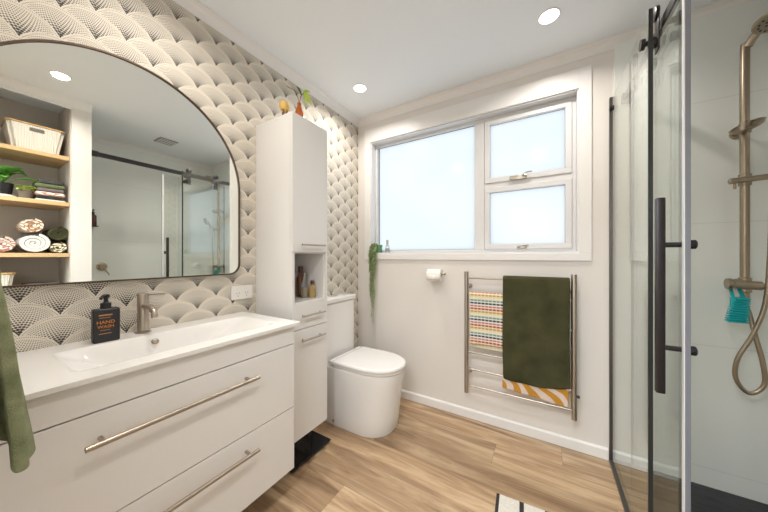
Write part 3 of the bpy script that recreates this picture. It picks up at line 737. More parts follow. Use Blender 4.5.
bm = bm_new(); add_box(bm, 0.003, 0.160, TYc - 0.187, TYc + 0.159, 0.824, 0.862, 0.008, 3); ld_ = obj('cistern_lid', bm, M['porcelain'], tl, True)
bm = bm_new(); add_lathe(bm, [(0.032, 0.862), (0.032, 0.868), (0.029, 0.870)], 28, Matrix.Translation((0.08, TYc - 0.02, 0)) @ Matrix.Scale(1.4, 4, (0, 1, 0))); obj('flush_button', bm, M['chrome'], ld_, True)
bm = bm_new(); add_lathe(bm, [(0.009, 0), (0.009, 0.004), (0.006, 0.006)], 16, axis_mtx((0.22, TYc - 0.176, 0.035), (0, -1, 0))); obj('fixing_cap', bm, M['steel'], tl, True)

# ------------------------------------------------------------------ toilet paper
tp_ = thing('toilet_roll_holder', 'bronze wall bracket holding the toilet paper roll below the window', 'holder', (0.747, -0.03, 1.03))
bm = bm_new()
add_tube(bm, [(0.690, -0.001, 1.038), (0.690, -0.05, 1.038), (0.695, -0.062, 1.038), (0.835, -0.062, 1.036)], 0.006, 12)
add_lathe(bm, [(0.020, 0), (0.020, 0.004), (0.016, 0.008)], 20, axis_mtx((0.690, 0, 1.038), (0, -1, 0))); obj('arm', bm, M['bronze'], tp_, True)
bm = bm_new(); add_lathe(bm, [(0.009, 0), (0.012, 0.002), (0.012, 0.006)], 16, axis_mtx((0.833, -0.062, 1.036), (1, 0, 0))); obj('end_cap', bm, M['bronze'], tp_, True)
tr_ = thing('toilet_roll', 'white toilet paper roll on the bracket below the window', 'toilet paper', (0.765, -0.062, 0.99))
bm = bm_new(); ax_ = axis_mtx((0.708, -0.062, 1.024), (1, 0, 0))
rr_ = [[0.045, 0.0], [0.045, 0.105], [0.019, 0.105], [0.019, 0.0]]
rings = []
for r_, z_ in rr_: rings.append([bm.verts.new(ax_ @ Vector((r_ * math.cos(2 * math.pi * i / 32), r_ * math.sin(2 * math.pi * i / 32), z_))) for i in range(32)])
for a in range(4):
    A, B = rings[a], rings[(a + 1) % 4]
    for i in range(32): bm.faces.new((A[i], A[(i + 1) % 32], B[(i + 1) % 32], B[i]))
obj('paper', bm, M['paper'], tr_, True)
bm = bm_new(); v0 = [(0.709, -0.1072), (0.812, -0.1072)]
g_ = [[bm.verts.new((xx, -0.1070 - 0.002 * math.sin(k), 1.026 - 0.022 * k / 2)) for xx, _ in v0] for k in range(4)]
for a, b_ in zip(g_, g_[1:]): bm.faces.new((a[0], a[1], b_[1], b_[0]))
thicken(obj('loose_sheet', bm, M['paper'], tr_, True), 0.0006)

# ------------------------------------------------------------------ towel rack
RY = -0.10
rk = thing('towel_ladder', 'wall-mounted satin steel ladder towel rail with horizontal bars', 'towel rail', (1.306, RY, 0.226))
for xx in (1.003, 1.613):
    bm = bm_new(); add_cyl(bm, (xx, RY, 0.226), (xx, RY, 1.062), 0.0145, 24, 0.001); obj('post', bm, M['steel'], rk, True)
for zz in (1.018, 0.907, 0.735, 0.625, 0.508, 0.392, 0.278):
    bm = bm_new(); add_cyl(bm, (1.005, RY, zz), (1.611, RY, zz), 0.0062, 14); obj('bar', bm, M['steel'], rk, True)
for xx in (1.003, 1.613):
    for zz in (0.955, 0.345):
        bm = bm_new(); add_cyl(bm, (xx, RY, zz), (xx, -0.001, zz), 0.007, 14); add_lathe(bm, [(0.018, 0), (0.018, 0.005), (0.014, 0.008)], 20, axis_mtx((xx, 0, zz), (0, -1, 0))); obj('wall_mount', bm, M['steel'], rk, True)
bm = bm_new(); add_cyl(bm, (1.626, RY, 0.362), (1.64, RY, 0.362), 0.008, 16, 0.002); obj('switch', bm, M['black'], rk, True)
def drape(name, label, x0, x1, zbar, zfront, zback, yf, r, m_, th=0.009, wob=0.004, seed=0, skew=0.0, nx_=28, pr=None, yb=None, zf_fn=None):
    """cloth folded over a bar: front leaf hangs to zfront, back leaf to zback"""
    rnd = random.Random(seed)
    ph = [rnd.uniform(0, 6.28) for _ in range(6)]
    bm = bm_new(); path = []
    nf = 22
    for i in range(nf + 1): path.append(('f', 1 - i / nf))
    for i in range(1, 8): path.append(('a', i / 8))
    for i in range(nf + 1): path.append(('b', i / nf))
    rows = []
    for i in range(nx_ + 1):
        u = i / nx_; x = x0 + (x1 - x0) * u; row_ = []
        for k, t in path:
            if k == 'f':
                zf = zfront if zf_fn is None else zf_fn(u)
                zb_ = zbar; z = zb_ + (zf - zb_) * t
                y = RYb - r - wob * t * (math.sin(9 * u + ph[0]) + 0.6 * math.sin(17 * u + ph[1] + 2 * t)) * 1.0 + (yf + r) * t
                xx = x + skew * t * (u - 0.5) + 0.004 * t * math.sin(5 * t + ph[2])
            elif k == 'a':
                a = math.pi * t; y = RYb - r * math.cos(a); z = zbar + r * math.sin(a); xx = x
            else:
                z = zbar + (zback - zbar) * t; y = RYb + r + wob * t * math.sin(11 * u + ph[3]) * 0.6; xx = x + skew * t * (u - 0.5)
            row_.append(bm.verts.new((xx, y, z)))
        rows.append(row_)
    for a, b_ in zip(rows, rows[1:]):
        for k in range(len(a) - 1): bm.faces.new((a[k], a[k + 1], b_[k + 1], b_[k]))
    o = obj(name, bm, m_, None, True, ang=80)
    s = o.modifiers.new('thickness', 'SOLIDIFY'); s.thickness = th; s.offset = 0
    sub = o.modifiers.new('soft', 'SUBSURF'); sub.levels = 1; sub.render_levels = 1
    return tag(o, label, 'towel')
RYb = RY
drape('waffle_towel', 'multicoloured striped waffle towel draped over the left side of the steel towel ladder', 1.026, 1.300, 0.907, 0.575, 0.54, -0.004, 0.013, M['striped'], 0.008, 0.003, 1, zf_fn=lambda u: 0.566 + 0.012 * u)
drape('patterned_towel', 'orange and white leaf patterned towel showing below the dark green towel on the ladder', 1.236, 1.590, 0.625, 0.330, 0.42, -0.006, 0.014, M['floral'], 0.010, 0.004, 2, zf_fn=lambda u: 0.318 - 0.030 * u)
drape('green_towel', 'dark olive green bath towel hanging full length over the top bar of the steel ladder', 1.236, 1.594, 1.020, 0.398, 0.46, -0.022, 0.016, M['towel_green'], 0.014, 0.005, 3, zf_fn=lambda u: 0.385 + 0.02 * u - 0.02 * math.sin(3.1 * u))
# ------------------------------------------------------------------ window sill things
px_, py_, pz_ = 0.206, 0.026, WZ0 + 0.0102
pl = thing('trailing_plant', 'small green potted plant with long strands trailing from the window sill', 'plant', (px_, py_, pz_))
bm = bm_new(); add_lathe(bm, [(0.024, 0), (0.027, 0.004), (0.034, 0.062), (0.036, 0.068), (0.032, 0.068), (0.030, 0.058)], 24, Matrix.Translation((px_, py_, pz_))); obj('pot', bm, M['pot_green'], pl, True)
def bead_leaf(bm, p, s, rnd):
    d = Vector((rnd.uniform(-1, 1), rnd.uniform(-1, 0.4), rnd.uniform(-0.9, 0.3))).normalized()
    leaf_bm(bm, p, d, s, s * 0.5, 0.3, 0.25, 3)
rnd = random.Random(4)
strands = [(-0.030, -0.024, 0.42), (-0.022, -0.036, 0.50), (-0.010, -0.040, 0.60), (0.004, -0.040, 0.655), (-0.036, -0.020, 0.34), (-0.015, -0.034, 0.45), (0.012, -0.036, 0.40), (0.020, -0.030, 0.26), (-0.026, -0.028, 0.30), (-0.005, -0.042, 0.52)]
for dx, dy, L in strands:
    bm = bm_new()
    x_, y_ = px_ + dx, -0.026 + (dy + 0.04) * 0.3 - 0.012
    dx = dx * 0.9 - 0.014
    x_ = px_ + dx
    pts = [(px_ + dx * 0.4, py_ - 0.01, pz_ + 0.064), (px_ + dx * 0.9, py_ - 0.034, pz_ + 0.072), (x_, y_ - 0.006, pz_ + 0.02)]
    nseg = max(3, int(L / 0.06))
    for k in range(1, nseg + 1): pts.append((x_ + 0.006 * math.sin(k * 1.3 + dx * 90) - (0.018 - dx) * 0.18 * k / nseg * 0.6, y_ + rnd.uniform(-0.002, 0.002), pz_ + 0.02 - L * k / nseg + 0.02))
    P = smooth_path(pts, 6); add_tube(bm, P, 0.0012, 5)
    for i, p in enumerate(P):
        f = i / len(P)
        if True:
            p = p + Vector((rnd.uniform(-0.007, 0.007), -abs(rnd.uniform(0, 0.006)), 0))
            for q in range(3 if f < 0.7 else 1): bead_leaf(bm, p, rnd.uniform(0.016, 0.026) * (1 - 0.45 * f), rnd)
    for v_ in bm.verts: v_.co.y = min(v_.co.y, -0.0135) if v_.co.z < pz_ else v_.co.y
    thicken(obj('strand', bm, M['leaf_trail'], pl, False), 0.0008)
bm = bm_new()
for i in range(45):
    a = rnd.uniform(0, 6.28); r_ = rnd.uniform(0, 0.03)
    leaf_bm(bm, (px_ + r_ * math.cos(a), py_ + r_ * math.sin(a), pz_ + 0.064), (math.cos(a), math.sin(a), 0.7), rnd.uniform(0.010, 0.018), 0.009, 0.4, 0.2, 3)
thicken(obj('foliage', bm, M['leaf_trail'], pl), 0.0008)
bx_, by_ = 0.292, 0.032
t = thing('sill_bottle', 'tiny clear bottle with grey cap on the window sill beside the trailing plant', 'bottle', (bx_, by_, pz_))
bm = bm_new(); add_lathe(bm, [(0.017, 0), (0.019, 0.003), (0.019, 0.052), (0.009, 0.066), (0.008, 0.072)], 20, Matrix.Translation((bx_, by_, pz_))); obj('bottle_body', bm, M['clear'], t, True)
bm = bm_new(); add_lathe(bm, [(0.010, 0.070), (0.010, 0.108), (0.008, 0.110)], 16, Matrix.Translation((bx_, by_, pz_))); obj('cap', bm, M['steel'], t, True)
bm = bm_new(); add_lathe(bm, [(0.0196, 0.014), (0.0196, 0.038)], 20, Matrix.Translation((bx_, by_, pz_)), cap=False); obj('paper_label', bm, mat('bottle_label', (0.32, 0.34, 0.36), 0.7), t, True)

# ------------------------------------------------------------------ shower
box_tray = bm_new(); add_box(box_tray, XS + 0.0125, XR - 0.001, YP1 + 0.001, -0.011, 0.0, 0.022, 0.004)
tray = tag(obj('shower_tray', box_tray, M['tray']), 'charcoal textured shower floor tray', 'shower tray')
sh = thing('shower_screen', 'frameless glass shower screen with black top rail and sliding door', 'shower screen', (XS, -0.66, 0.0))
bm = bm_new(); add_box(bm, XS - 0.011, XS + 0.011, -0.022, -0.0005, 0.0, 2.068, 0.001, 1); obj('wall_channel', bm, M['gunmetal'], sh)
bm = bm_new(); add_box(bm, XS - 0.013, XS + 0.011, YP1 + 0.001, -0.022, 0.0, 0.016, 0.002, 1); obj('floor_channel', bm, M['gunmetal'], sh)
PY = -0.672
bm = bm_new(); add_box(bm, XS - 0.004, XS + 0.004, PY, -0.012, 0.016, 2.050); fp = obj('fixed_panel', bm, M['glass'], sh)
bm = bm_new(); add_box(bm, XS - 0.006, XS + 0.006, PY - 0.008, PY, 0.016, 2.050); obj('edge_seal', bm, M['seal_dark'], fp)
bm = bm_new(); add_lathe(bm, [(0.014, 0), (0.014, 0.010)], 20, axis_mtx((XS - 0.004, -0.030, 2.00), (-1, 0, 0))); obj('fixing_bolt', bm, M['black_metal'], fp, True)
XRL = 1.850; RZ = 2.038
bm = bm_new(); add_box(bm, XRL - 0.006, XRL + 0.009, YP1 + 0.002, -0.012, RZ - 0.019, RZ + 0.019, 0.002, 1); rl = obj('rail', bm, M['black_metal'], sh)
for yy in (-0.035, YP1 + 0.03):
    bm = bm_new(); add_box(bm, XRL - 0.016, XRL + 0.016, yy - 0.022, yy + 0.022, RZ - 0.022, RZ + 0.022, 0.004); obj('rail_bracket', bm, M['black_metal'], rl, True)
for yy, zz in ((-0.650, 1.945),):
    bm = bm_new(); add_lathe(bm, [(0.019, -0.022), (0.019, -0.010), (0.009, -0.010), (0.009, 0.006), (0.016, 0.006), (0.016, 0.018)], 24, axis_mtx((XS, yy, zz), (1, 0, 0))); obj('standoff', bm, M['black_metal'], rl, True)
XD = 1.838; DY0, DY1 = -0.826, -0.235
bm = bm_new(); add_box(bm, XD - 0.004, XD + 0.004, DY0, DY1, 0.024, 1.985); dr = obj('sliding_door', bm, M['glass'], sh)
bm = bm_new(); add_box(bm, XD - 0.006, XD + 0.006, DY0 - 0.010, DY0, 0.024, 1.985); obj('door_seal', bm, M['seal_clear'], dr)
bm = bm_new(); add_box(bm, XD - 0.0085, XD - 0.006, DY0 - 0.010, DY0 + 0.004, 0.024, 1.985); obj('seal_lip', bm, M['alu'], dr)
bm = bm_new(); add_box(bm, XD - 0.005, XD + 0.005, DY1, DY1 + 0.006, 0.024, 1.985); obj('rear_seal', bm, M['seal_dark'], dr)
for yy in (-0.605, -0.330):
    bm = bm_new()
    add_box(bm, XD - 0.010, XD - 0.005, yy - 0.02, yy + 0.02, 1.93, 2.085, 0.002)
    add_lathe(bm, [(0.026, 0), (0.026, 0.010), (0.022, 0.012)], 28, axis_mtx((XD - 0.006, yy, 2.072), (-1, 0, 0)))
    add_lathe(bm, [(0.018, 0), (0.018, 0.012)], 24, axis_mtx((XD - 0.008, yy, 1.965), (-1, 0, 0)))
    add_lathe(bm, [(0.010, -0.01), (0.010, 0.030), (0.022, 0.030), (0.024, 0.044)], 24, axis_mtx((XRL + 0.002, yy, 2.030), (1, 0, 0)))
    obj('roller_hanger', bm, M['black_metal'], dr, True)
HX, HY = 1.785, -0.808
bm = bm_new(); add_box(bm, HX - 0.011, HX + 0.011, HY - 0.010, HY + 0.010, 0.735, 1.352, 0.003); obj('handle', bm, M['black_metal'], dr, True)
for zz in (1.203, 0.880):
    bm = bm_new(); add_cyl(bm, (HX + 0.008, HY, zz), (XD - 0.004, HY, zz), 0.008, 16); obj('handle_post', bm, M['black_metal'], dr, True)
    bm = bm_new(); add_cyl(bm, (XD + 0.004, HY, zz), (XD + 0.026, HY, zz), 0.014, 20, 0.002); obj('knob', bm, M['black'], dr, True)

# shower column on the back wall
CX, CY = 2.258, -0.075
scn = thing('shower_column', 'brushed bronze shower column with rain head, hand shower and hose in the shower', 'shower', (CX, CY, 0.95))
bm = bm_new(); add_tube(bm, [(CX, CY, 0.955), (CX, CY, 1.4), (CX, CY, 2.08), (CX + 0.006, CY - 0.008, 2.125), (CX + 0.024, CY - 0.035, 2.165), (CX + 0.05, CY - 0.085, 2.190), (CX + 0.07, CY - 0.125, 2.195)], 0.0150, 18, 6)
obj('pole', bm, M['bronze'], scn, True)
bm = bm_new(); mh = axis_mtx((CX + 0.07, CY - 0.125, 2.155), (-0.1, 0.05, 1)); add_lathe(bm, [(0.092, 0), (0.096, 0.003), (0.096, 0.010), (0.05, 0.018), (0.018, 0.028), (0.015, 0.040)], 40, mh)
hd = obj('rain_head', bm, M['bronze'], scn, True)
bm = bm_new()
for rr in (0.018, 0.038, 0.058, 0.078):
    for k in range(int(rr * 260)):
        a = 2 * math.pi * k / int(rr * 260); add_lathe(bm, [(0.0035, -0.003), (0.0045, 0.001)], 6, mh @ Matrix.Translation((rr * math.cos(a), rr * math.sin(a), 0)))
nz_ = obj('nozzles', bm, M['black'], hd); nz_['kind'] = 'stuff'
for zz in (1.752, 1.035):
    bm = bm_new(); add_cyl(bm, (CX, CY, zz), (CX, -0.011, zz), 0.009, 14); add_lathe(bm, [(0.024, 0), (0.024, 0.006), (0.018, 0.01)], 24, axis_mtx((CX, -0.010, zz), (0, -1, 0))); obj('wall_bracket', bm, M['bronze'], scn, True)
bm = bm_new(); md = axis_mtx((CX + 0.000, CY - 0.020, 1.752), (-0.55, -0.45, 1)); add_lathe(bm, [(0.036, -0.006), (0.048, -0.002), (0.054, 0.010), (0.050, 0.011), (0.042, 0.004), (0.01, 0.002)], 36, md); add_cyl(bm, (CX, CY, 1.730), (CX, CY, 1.780), 0.019, 20, 0.003); obj('soap_dish', bm, M['bronze'], scn, True)
bm = bm_new(); add_cyl(bm, (CX - 0.058, CY - 0.025, 1.512), (CX + 0.09, CY - 0.025, 1.520), 0.013, 18, 0.003); add_cyl(bm, (CX, CY, 1.49), (CX, CY, 1.545), 0.020, 20, 0.003); add_cyl(bm, (CX - 0.040, CY - 0.025, 1.505), (CX - 0.040, CY - 0.025, 1.475), 0.005, 10); obj('slider', bm, M['bronze'], scn, True)
bm = bm_new(); add_tube(bm, [(CX + 0.055, CY - 0.04, 1.50), (CX + 0.085, CY - 0.055, 1.545), (CX + 0.125, CY - 0.075, 1.615)], lambda t: 0.011 + 0.004 * t, 14, 5)
add_lathe(bm, [(0.03, -0.012), (0.046, -0.006), (0.048, 0.004), (0.044, 0.008)], 28, axis_mtx((CX + 0.135, CY - 0.095, 1.625), (0.1, -1, -0.35))); obj('hand_shower', bm, M['bronze'], scn, True)
bm = bm_new(); add_cyl(bm, (CX - 0.055, CY - 0.030, 1.040), (CX + 0.042, CY - 0.026, 1.034), 0.020, 22, 0.006); add_lathe(bm, [(0.02, 0), (0.026, 0.01), (0.024, 0.022)], 24, axis_mtx((CX - 0.045, CY - 0.03, 1.04), (-1, 0, 0))); add_cyl(bm, (CX, CY, 1.0), (CX, CY, 1.07), 0.021, 20, 0.004); obj('diverter', bm, M['bronze'], scn, True)
bm = bm_new(); hy_ = CY - 0.045
add_tube(bm, [(CX + 0.058, hy_, 1.50), (CX + 0.056, hy_ - 0.004, 1.40), (CX + 0.052, hy_, 1.15), (CX + 0.040, hy_, 0.96), (CX + 0.005, hy_, 0.82), (CX - 0.040, hy_, 0.70), (CX - 0.044, hy_, 0.61), (CX - 0.006, hy_, 0.555),
              (CX + 0.036, hy_, 0.60), (CX + 0.034, hy_, 0.69), (CX + 0.018, hy_ + 0.01, 0.80), (CX + 0.008, CY - 0.015, 0.90), (CX, CY, 0.958)], 0.0085, 14, 8)
obj('hose', bm, M['bronze'], scn, True)
# teal scrubber hanging from the diverter
ts = thing('shower_scrubber', 'turquoise ridged bath scrubber hanging from the shower column diverter', 'scrubber', (2.205, -0.115, 0.86))
bm = bm_new()
nr = 11
for k in range(nr):
    z0 = 0.868 + k * 0.0105
    add_box(bm, 2.182 + 0.0022 * k, 2.244 + 0.0006 * k, -0.142, -0.106, z0, z0 + 0.0078, 0.003)
add_box(bm, 2.196, 2.240, -0.134, -0.114, 0.869, 0.981, 0.004)
obj('scrub_body', bm, M['teal'], ts, True)
bm = bm_new(); add_tube(bm, [(2.206, -0.120, 0.975), (2.214, -0.076, 1.02), (2.220, -0.070, 1.044), (2.229, -0.074, 1.054), (2.239, -0.076, 1.042), (2.240, -0.082, 1.01), (2.238, -0.118, 0.975)], 0.006, 10, 6); obj('hanging_loop', bm, M['teal'], ts, True)
# mixer + dispenser on the right wall (seen in the mirror)
mx_, my_, mz_ = XR, -1.10, 1.058
t = thing('shower_mixer', 'bronze round mixer lever on the shower side wall, seen through the mirror', 'mixer', (mx_ - 0.03, my_, mz_))
bm = bm_new(); add_lathe(bm, [(0.042, 0), (0.042, 0.006), (0.03, 0.010), (0.028, 0.045), (0.024, 0.05)], 32, axis_mtx((mx_ - 0.0005, my_, mz_), (-1, 0, 0))); obj('mixer_body', bm, M['bronze'], t, True)
bm = bm_new(); add_tube(bm, [(mx_ - 0.04, my_, mz_ - 0.01), (mx_ - 0.055, my_ + 0.03, mz_ - 0.06), (mx_ - 0.06, my_ + 0.045, mz_ - 0.09)], 0.005, 10, 4); obj('lever', bm, M['bronze'], t, True)
t = thing('soap_dispenser', 'dark pump dispenser in a black bracket on the shower side wall, seen in the mirror', 'dispenser', (mx_ - 0.05, -1.19, 1.46))
dyy = -1.172
bm = bm_new(); add_lathe(bm, [(0.024, 1.478), (0.026, 1.482), (0.026, 1.575), (0.012, 1.595), (0.011, 1.605)], 24, Matrix.Translation((mx_ - 0.045, dyy, 0))); obj('bottle_body', bm, M['brown_glass'], t, True)
bm = bm_new(); add_lathe(bm, [(0.013, 1.603), (0.013, 1.615), (0.005, 1.617), (0.005, 1.635)], 16, Matrix.Translation((mx_ - 0.045, dyy, 0))); add_tube(bm, [(mx_ - 0.045, dyy, 1.638), (mx_ - 0.085, dyy, 1.632)], 0.005, 8); obj('pump_head', bm, M['black'], t, True)
bm = bm_new(); add_box(bm, mx_ - 0.078, mx_ - 0.0005, dyy - 0.034, dyy + 0.034, 1.468, 1.477, 0.002); add_box(bm, mx_ - 0.006, mx_ - 0.0005, dyy - 0.02, dyy + 0.02, 1.477, 1.60, 0.001); obj('bracket', bm, M['black_metal'], t, True)

# ------------------------------------------------------------------ shelves in the niche (seen in the mirror)
for zz, lb in ((1.952, 'pine shelf board holding the white basket, uppermost in the niche'), (1.590, 'pine shelf board holding the folded towels and potted plant'), (1.190, 'pine shelf board holding the rolled towels'), (0.835, 'pine shelf board below the rolled towels, lowest visible in the mirror')):
    bm = bm_new(); add_box(bm, XS + 0.006, XN - 0.001, YF + 0.001, YP0 - 0.007, zz - 0.030, zz, 0.002); tag(obj('shelf_board', bm, M['shelf_wood']), lb, 'shelf', 'niche shelves')
def basket(label, x0, x1, y0, y1, z0, h, group):
    t = thing('storage_basket', label, 'basket', ((x0 + x1) / 2, (y0 + y1) / 2, z0), group)
    bm = bm_new()
    def ring(z, g, th=0):
        return [bm.verts.new((a, b_, z)) for a, b_ in ((x0 + g + th, y0 + g + th), (x1 - g - th, y0 + g + th), (x1 - g - th, y1 - g - th), (x0 + g + th, y1 - g - th))]
    o0, o1, i1, i0 = ring(z0, 0.028), ring(z0 + h, 0), ring(z0 + h, 0, 0.006), ring(z0 + 0.006, 0.028, 0.006)
    for A, B in ((o0, o1), (o1, i1), (i1, i0)):
        for i in range(4): bm.faces.new((A[i], A[(i + 1) % 4], B[(i + 1) % 4], B[i]))
    bm.faces.new(o0); bm.faces.new(i0)
    bmesh.ops.bevel(bm, geom=[e for e in bm.edges if abs(e.verts[0].co.z - e.verts[1].co.z) > 0.05], offset=0.02, segments=3, affect='EDGES')
    obj('basket_weave', bm, M['wicker'], t, True)
    bm = bm_new(); r_ = 0.007
    c_ = [(x0 + 0.015, y0), (x1 - 0.015, y0), (x1, y0 + 0.015), (x1, y1 - 0.015), (x1 - 0.015, y1), (x0 + 0.015, y1), (x0, y1 - 0.015), (x0, y0 + 0.015), (x0 + 0.015, y0)]
    add_tube(bm, [(a, b_, z0 + h + 0.003) for a, b_ in c_], r_, 10); obj('rim', bm, M['bamboo'], t, True)
    bm = bm_new(); add_box(bm, x0 + 0.001, x0 + 0.008, (y0 + y1) / 2 - 0.035, (y0 + y1) / 2 + 0.035, z0 + h - 0.045, z0 + h - 0.018, 0.004); obj('hand_hole', bm, M['cab_dark'], t, True)
basket('large white woven basket with bamboo rim on the top niche shelf', 1.835, 2.10, -1.738, -1.465, 1.952, 0.190, 'white woven baskets')
basket('white woven basket with bamboo rim on the lowest niche shelf, cut by the mirror bottom', 1.84, 2.10, -2.0, -1.70, 0.835, 0.205, 'white woven baskets')
def pot_plant(name, label, x, y, z, r, h, pot_m, leaf_m, n, L, seed, w_=0.05, spread=1.0, cat='plant'):
    t = thing(name, label, cat, (x, y, z))
    bm = bm_new(); add_lathe(bm, [(r * 0.75, 0), (r * 0.8, 0.004), (r, h), (r * 0.92, h), (r * 0.88, h - 0.01)], 28, Matrix.Translation((x, y, z))); obj('pot', bm, pot_m, t, True)
    rn = random.Random(seed)
    for i in range(n):
        a = 2 * math.pi * i / n + rn.uniform(-0.3, 0.3); el = rn.uniform(0.4, 2.4); l = L * rn.uniform(0.7, 1.1)
        d = Vector((math.cos(a) * spread, math.sin(a) * spread, el))
        d.normalize(); b0 = Vector((x, y, z + h - 0.005)); b1 = b0 + d * l * 0.4
        bm = bm_new(); add_tube(bm, [b0, b1], 0.002, 6); leaf_bm(bm, b1, (d.x, d.y, d.z * 0.6), l * 0.7, w_, 0.5, 0.15, 6)
        for v_ in bm.verts: v_.co.x = min(v_.co.x, XN - 0.01); v_.co.y = max(min(v_.co.y, YP0 - 0.02), YF + 0.01)
        thicken(obj('leaf', bm, leaf_m, t, True), 0.0008)
    return t
pot_plant('potted_plant', 'glossy green leafy plant in a black pot on the niche shelf beside the folded towels', 1.900, -1.750, 1.606, 0.052, 0.085, M['black'], M['leaf'], 26, 0.19, 3, 0.075, 0.8)
bm = bm_new(); add_lathe(bm, [(0.056, 0), (0.066, 0.004), (0.068, 0.0155), (0.064, 0.0155), (0.056, 0.008)], 32, Matrix.Translation((1.900, -1.750, 1.590))); tag(obj('saucer', bm, M['porcelain'], smooth=True), 'white saucer under the black plant pot on the niche shelf', 'saucer')
pot_plant('potted_seedling', 'small brown square pot with drooping lime leaves on the niche shelf', 1.865, -1.655, 1.590, 0.036, 0.062, mat('taupe_pot', (0.16, 0.13, 0.10), 0.7), M['leaf_lime'], 8, 0.085, 8, 0.034)
pot_plant('hanging_plant', 'small leafy plant in a pale pot left of the basket on the top niche shelf', 1.90, -1.845, 1.952, 0.042, 0.075, M['porcelain'], M['leaf_dark'], 12, 0.12, 12, 0.04)
def folded(label, y0, y1, z0, h, m_, seed=0, x0=1.835, x1=2.09):
    bm = bm_new(); add_box(bm, x0, x1, y0, y1, z0, z0 + h, min(h * 0.42, 0.012), 4)
    # fold line groove at front: second layer
    o = obj('folded_towel', bm, m_, smooth=True)
    return tag(o, label, 'towel', 'folded towels on the niche shelf')
zz = 1.5905
for h, m_, dy, lb in ((0.012, 'towel_white', 0.0, 'thin white folded cloth at the bottom of the folded towel stack'), (0.026, 'towel_black', -0.004, 'black folded towel second from the bottom of the stack'), (0.030, 'pink_pattern', 0.0, 'pink and white patterned folded towel in the middle of the stack'),
                     (0.028, 'towel_mauve', -0.008, 'grey mauve folded towel under the olive one in the stack'), (0.032, 'towel_olive', 0.002, 'olive green folded towel second from the top of the stack'), (0.032, 'towel_grey', -0.012, 'charcoal folded towel topmost on the stack')):
    folded(lb, -1.610 - dy, -1.462 + dy * 0.5, zz, h, M[m_]); zz += h + 0.0006
def roll(label, y, z, r, m_, seed=0, turns=3.2):
    """rolled towel lying with its spiral end facing the room"""
    bm = bm_new(); n = 70; th = r / turns * 0.80; x0, x1 = 1.84, 2.10
    inner, outer = [], []
    for i in range(n + 1):
        a = 2 * math.pi * turns * i / n; rad = r * (0.10 + 0.90 * i / n)
        inner.append((y + (rad - th) * math.cos(a) if rad > th else y, z + (rad - th) * 0.92 * math.sin(a) if rad > th else z)); outer.append((y + rad * math.cos(a), z + rad * 0.92 * math.sin(a)))
    V = []
    for x in (x0, x1): V.append(([bm.verts.new((x + 0.012 * (1 if x == x0 else -1) * (1 - i / n), *inner[i])) for i in range(n + 1)], [bm.verts.new((x + 0.012 * (1 if x == x0 else -1) * (1 - i / n), *outer[i])) for i in range(n + 1)]))
    (a0, b0), (a1, b1) = V
    for i in range(n):
        for q in ((a0[i], a0[i + 1], b0[i + 1], b0[i]), (a1[i], a1[i + 1], b1[i + 1], b1[i]), (b0[i], b0[i + 1], b1[i + 1], b1[i]), (a0[i], a0[i + 1], a1[i + 1], a1[i])):
            try: bm.faces.new(q)
            except Exception: pass
    o = obj('rolled_towel', bm, m_, smooth=True)
    return tag(o, label, 'towel', 'rolled towels on the niche shelf')
roll('thick white rolled towel in the middle of the niche shelf', -1.615, 1.190 + 0.076, 0.082, M['towel_white'])
roll('brown and cream patterned rolled towel on top of the white roll', -1.628, 1.190 + 0.208, 0.062, M['brown_pattern'])
roll('red and cream patterned rolled towel left of the white roll, nearest the doorway', -1.760, 1.190 + 0.062, 0.066, M['red_pattern'])
roll('dark olive rolled towel lying on the beige patterned roll', -1.500, 1.190 + 0.155, 0.062, M['towel_green'])
roll('beige patterned rolled towel underneath the dark olive roll', -1.500, 1.190 + 0.045, 0.048, M['beige_pattern'])
z_ = 0.8355
for k, (h, m_) in enumerate(((0.045, 'towel_mauve'), (0.04, 'towel_white'), (0.035, 'towel_mauve'))):
    o = folded(('mauve folded cloth under the pair at the bottom of the niche', 'white folded cloth between two mauve ones at the bottom of the niche', 'mauve folded cloth topmost just above the mirror bottom edge')[k], -1.66 + k * 0.004, -1.47 - k * 0.004, z_, h, M[m_]); z_ += h + 0.0006

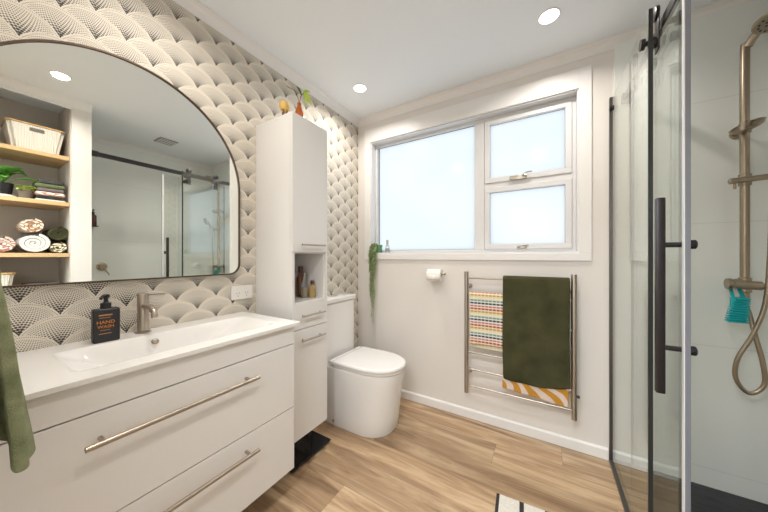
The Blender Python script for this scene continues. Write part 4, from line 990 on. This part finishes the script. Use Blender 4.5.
# ------------------------------------------------------------------ near-left towel on a rail
rail = thing('towel_rail', 'short bronze towel rail on the wall beside the vanity, just outside the picture', 'towel rail', (0.57, -1.96, 1.14))
bm = bm_new(); add_cyl(bm, (0.36, -1.962, 1.135), (0.755, -1.962, 1.135), 0.008, 16, 0.001)
for xx in (0.40, 0.74): add_cyl(bm, (xx, -1.962, 1.135), (xx, YF + 0.001, 1.135), 0.007, 12)
obj('bar', bm, M['bronze'], rail, True)
bm = bm_new(); RYb = -1.962
rn = random.Random(3)
rows = []; nx_ = 26
for i in range(nx_ + 1):
    u = i / nx_; x = 0.485 + 0.216 * u; row_ = []
    for k in range(30):
        t = 1 - k / 29; fl_ = 0.002 + 0.032 * t ** 0.9
        y = RYb - 0 + 0.014 + fl_ + 0.007 * t * math.sin(8 * u + 2.2 * t) + 0.004 * t * math.sin(23 * u + 3)
        row_.append(bm.verts.new((x + 0.012 * t * (u - 0.2) + 0.004 * math.sin(7 * t), y, 1.135 - 0.330 * t + 0.006 * math.sin(5 * u))))
    for k in range(1, 8):
        a = math.pi * k / 8; row_.append(bm.verts.new((x, RYb + 0.020 * math.cos(a), 1.135 + 0.018 * math.sin(a))))
    for k in range(24):
        t = k / 23; row_.append(bm.verts.new((x + 0.008 * t * (u - 0.3), RYb - 0.019 - 0.004 * math.sin(9 * u) * t + 0.010 * t, 1.135 - 0.36 * t)))
    rows.append(row_)
for a, b_ in zip(rows, rows[1:]):
    for k in range(len(a) - 1): bm.faces.new((a[k], a[k + 1], b_[k + 1], b_[k]))
o = obj('hanging_towel', bm, M['towel_sage'], smooth=True, ang=80)
s = o.modifiers.new('thickness', 'SOLIDIFY'); s.thickness = 0.018; s.offset = 0
sub = o.modifiers.new('soft', 'SUBSURF'); sub.levels = 1; sub.render_levels = 2
tag(o, 'sage green towel hanging at the left edge in front of the vanity', 'towel')

# ------------------------------------------------------------------ rug
rg = bm_new(); add_box(rg, 0.0, 0.46, -0.42, 0.0, 0.0, 0.010, 0.003)
o = obj('bath_mat', rg, M['rug'], loc=(0, 0, 0)); o.location = (1.268, -0.578, 0.0005); o.rotation_euler = (0, 0, R(4)); tag(o, 'cream bath mat with black stripes on the wooden floor in front of the shower', 'bath mat')
# centre the origin of the mat
